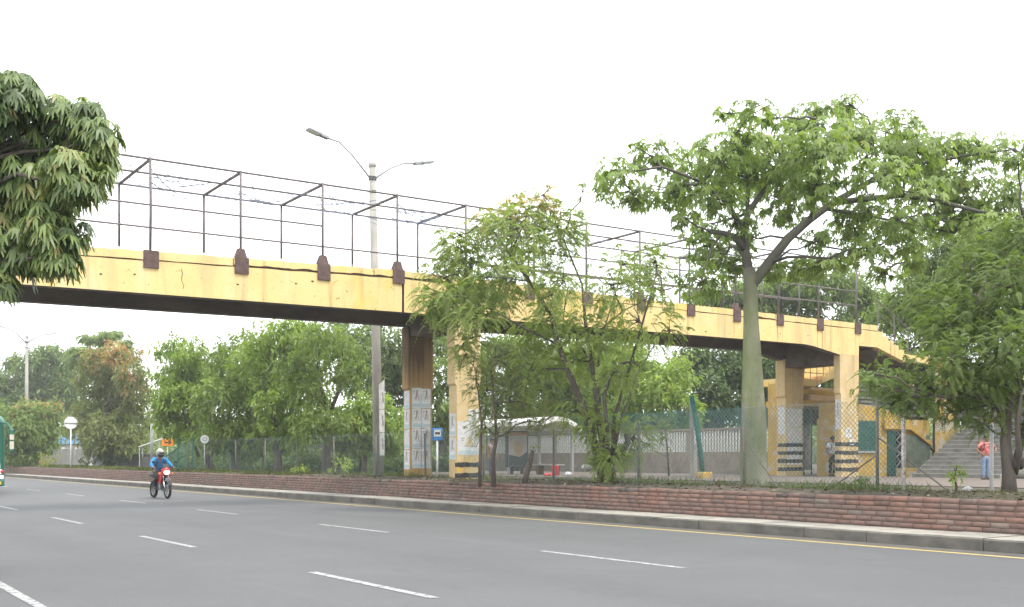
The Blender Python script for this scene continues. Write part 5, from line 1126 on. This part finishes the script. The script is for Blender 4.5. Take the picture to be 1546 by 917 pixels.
# dark shrubs at trunk height on the median, each its own
random.seed(5)
SH_ = 'shrubs along the median fence'
def shrub(label, px, py, d, rx, ry, leafm, size, dens, seed, tint0=.4, style='tufts'):
    x, y = W(px, d); g = gz(x, y)-.02
    t = tree(label, [((x, y, g-.05), .03), ((x+.02, y, g+.15), .022), tuple([(x, y+.03, g+.3), .012])], px_lobes([(px, py, rx, ry, 0), (px-rx*.5, py+ry*.3, rx*.6, ry*.7, .2), (px+rx*.5, py+ry*.2, rx*.6, ry*.7, -.2)], d), leafm, bark, style, size, dens, 6, 3, seed, [], SH_, 'shrub', .3, .1, 'shrub', .02, tint0)
    return t
shrub('yellowish weed bush at the foot of the dark forked tree', 512, 700, 40.5, 18, 16, L_lite, .14, 60, 201, .75)
shrub('small yellow-green weed on the soil left of the tall street lamp', 452, 708, 41, 12, 9, L_lite, .12, 60, 202, .7)
shrub('bright green sapling growing on the soil in front of the grey steps', 1443, 715, 19.4, 12, 14, L_lite, .085, 300, 203, .7)
shrub('green weeds climbing the foot of the striped column near the man in white', 1300, 722, 20.6, 13, 10, L_lite, .07, 220, 204, .45)
shrub('dark shrub filling the space under the dense dusty tree', 160, 690, 71, 34, 14, L_dark, .22, 30, 205, .4)
shrub('dark scrub under the rusty-topped bush beside the bus', 30, 692, 82, 34, 12, L_dark, .26, 24, 206, .5)
shrub('reddish dry bush on the grass in front of the pale wall', 72, 690, 76, 18, 8, L_dust, .2, 40, 207, .99)
# green creeper hanging over the balusters
x, y = W(1010, 44)
tree('green creeper spilling over the fence in front of the white balusters', [((x, y, .55), .04), (tuple(P3(1008,690,44)), .035), (tuple(P3(1005,650,44)), .02)], px_lobes([(985,645,26,18),(1000,660,16,24),(972,672,14,18),(1012,640,14,10)], 44, .4), L_mid, bark, 'tufts', .12, 60, 7, 4, 211, [], None, 'creeper', .3, .1, 'plant', .03, .4)
# ---- far woods closing the horizon
RNG = np.random.default_rng(77); random.seed(77)
Q = Quads()
for i in range(230):
    a = R(-46)+R(100)*i/229+R(random.uniform(-.3, .3)); d = random.uniform(150, 230); a += HEAD
    x, y = d*math.sin(a), d*math.cos(a)
    if x < 24: continue
    h = random.uniform(5, 11); c = (x, y, h*.45); r = (random.uniform(4, 8), random.uniform(4, 8), h*.62)
    p, o = lobe_points(c, r, 130, .4, .15, .2); p[:, 2] = np.maximum(p[:, 2], .4)
    tufts(Q, p, o, 1.1, np.clip(.5+RNG.normal(size=len(p))*.12+random.uniform(-.15, .15), 0, .86), 5, .3, 1.0)
for i in range(60):
    x = random.uniform(-160, 20); y = random.uniform(330, 400); h = random.uniform(6, 12)
    p, o = lobe_points((x, y, h*.4), (8, 6, h*.6), 120, .4, .1, .2); p[:, 2] = np.maximum(p[:, 2], .2); tufts(Q, p, o, 1.6, np.clip(.5+RNG.normal(size=len(p))*.15, 0, .86), 5, .3)
o = Q.build('far_woods', L_mid); tag(o, 'distant woods closing off the horizon', 'woods', None, 'stuff')
RNG = np.random.default_rng(91); random.seed(91); Q = Quads()
for i in range(150):
    y = random.uniform(47, 80); x = random.uniform(20.5, 31) if y < 60 else random.uniform(20.5, 26); h = random.uniform(.5, 1.5); g = gz(x, y)
    p, o = lobe_points((x, y, g+h*.35), (random.uniform(.5, 1.2), random.uniform(.5, 1.2), h*.6), 190, .45, .1, .6); p[:, 2] = np.maximum(p[:, 2], g)
    tufts(Q, p, o, .16, np.clip(.35+RNG.normal(size=len(p))*.14+random.uniform(-.15, .2), 0, .86), 5, .3, 1.0)
o = Q.build('undergrowth', L_dark); tag(o, 'dark tangled undergrowth behind the fence further up the road', 'undergrowth', None, 'stuff')
# ---- grass and fallen leaves on the median
def scatter_grass(name, label, n, yr, xr, hgt, wd_, cover, stops, seed):
    global RNG; RNG = np.random.default_rng(seed); Q = Quads()
    gm = tint_mat('grass_'+name, stops, .8, .2, .15)
    y = yr[0]+(yr[1]-yr[0])*rnd(n)**1.5; x = xr[0]+(xr[1]-xr[0])*rnd(n)
    keep = np.array([noise.noise(Vector((a*.9, b*.35, seed))) for a, b in zip(x, y)]) > cover; x, y = x[keep], y[keep]
    z = np.array([gz(a, b) for a, b in zip(x, y)])-.01; base = np.stack([x, y, z], 1); M = len(x); d = RNG.normal(size=(M, 3))*.45+np.array((0, 0, 1.)); L = hgt*(.5+rnd(M)); L = L*(1+np.maximum(0, y-30)/60)
    leaves(Q, base, d, rdir(M)*np.array((1, 1, .1)), L, np.full(M, wd_)*(1+np.maximum(0, y-20)/25), np.clip(.5+RNG.normal(size=M)*.25, 0, 1), .35)
    o = Q.build('grass', gm); tag(o, label, 'grass', None, 'stuff')
scatter_grass('dry', 'thin dry grass and weeds on the soil of the median', 26000, (6, 75), (15.8, 19.5), .10, .010, .0, [(0, (.05, .06, .022)), (.5, (.10, .10, .042)), (1, (.17, .145, .08))], 301)
scatter_grass('green', 'green grass on the median further up the road', 30000, (38, 120), (15.9, 22), .13, .016, -.25, [(0, (.05, .075, .02)), (.5, (.10, .125, .032)), (1, (.17, .17, .055))], 302)
scatter_grass('tufts', 'taller green grass tufts growing along the fence of the median', 15000, (8, 40), (16.4, 19.8), .26, .013, .12, [(0, (.055, .085, .03)), (.5, (.10, .14, .045)), (1, (.19, .19, .085))], 305)
RNG = np.random.default_rng(303); Q = Quads(); n = 5200
y = 5+60*rnd(n)**1.6; x = 15.72+2.6*rnd(n); z = np.array([gz(a, b) for a, b in zip(x, y)])+.012
leaves(Q, np.stack([x, y, z], 1), rdir(n)*np.array((1, 1, .25)), np.array((0, 0, 1.))+RNG.normal(size=(n, 3))*.4, .05+.05*rnd(n), .03+.03*rnd(n), rnd(n), .1)
o = Q.build('fallen_leaves', tint_mat('fallen_leaf', [(0, (.05, .035, .022)), (.6, (.09, .065, .04)), (.9, (.16, .13, .09)), (1, (.4, .38, .34))], .9)); tag(o, 'fallen leaves and scraps scattered over the soil of the median', 'leaf litter', None, 'stuff')

# ---- thin haze volume, added to lift the darks and pale the far trees
m = MB(); m.box(-1600, -500, -1.6, 1600, 1600, 14.5); hz_ = m.build('haze', bpy.data.materials.new('haze_air')); tag(hz_, 'thin pale haze added through the air to lift the dark tones', 'haze', None, 'stuff')
hm = hz_.data.materials[0]; hm.use_nodes = True; hn = hm.node_tree; hn.nodes.remove(hn.nodes['Principled BSDF'])
pv = hn.nodes.new('ShaderNodeVolumePrincipled'); pv.inputs['Color'].default_value = (.96, .98, 1, 1); pv.inputs['Density'].default_value = .0007; pv.inputs['Anisotropy'].default_value = .2
hn.links.new(pv.outputs[0], hn.nodes['Material Output'].inputs['Volume'])
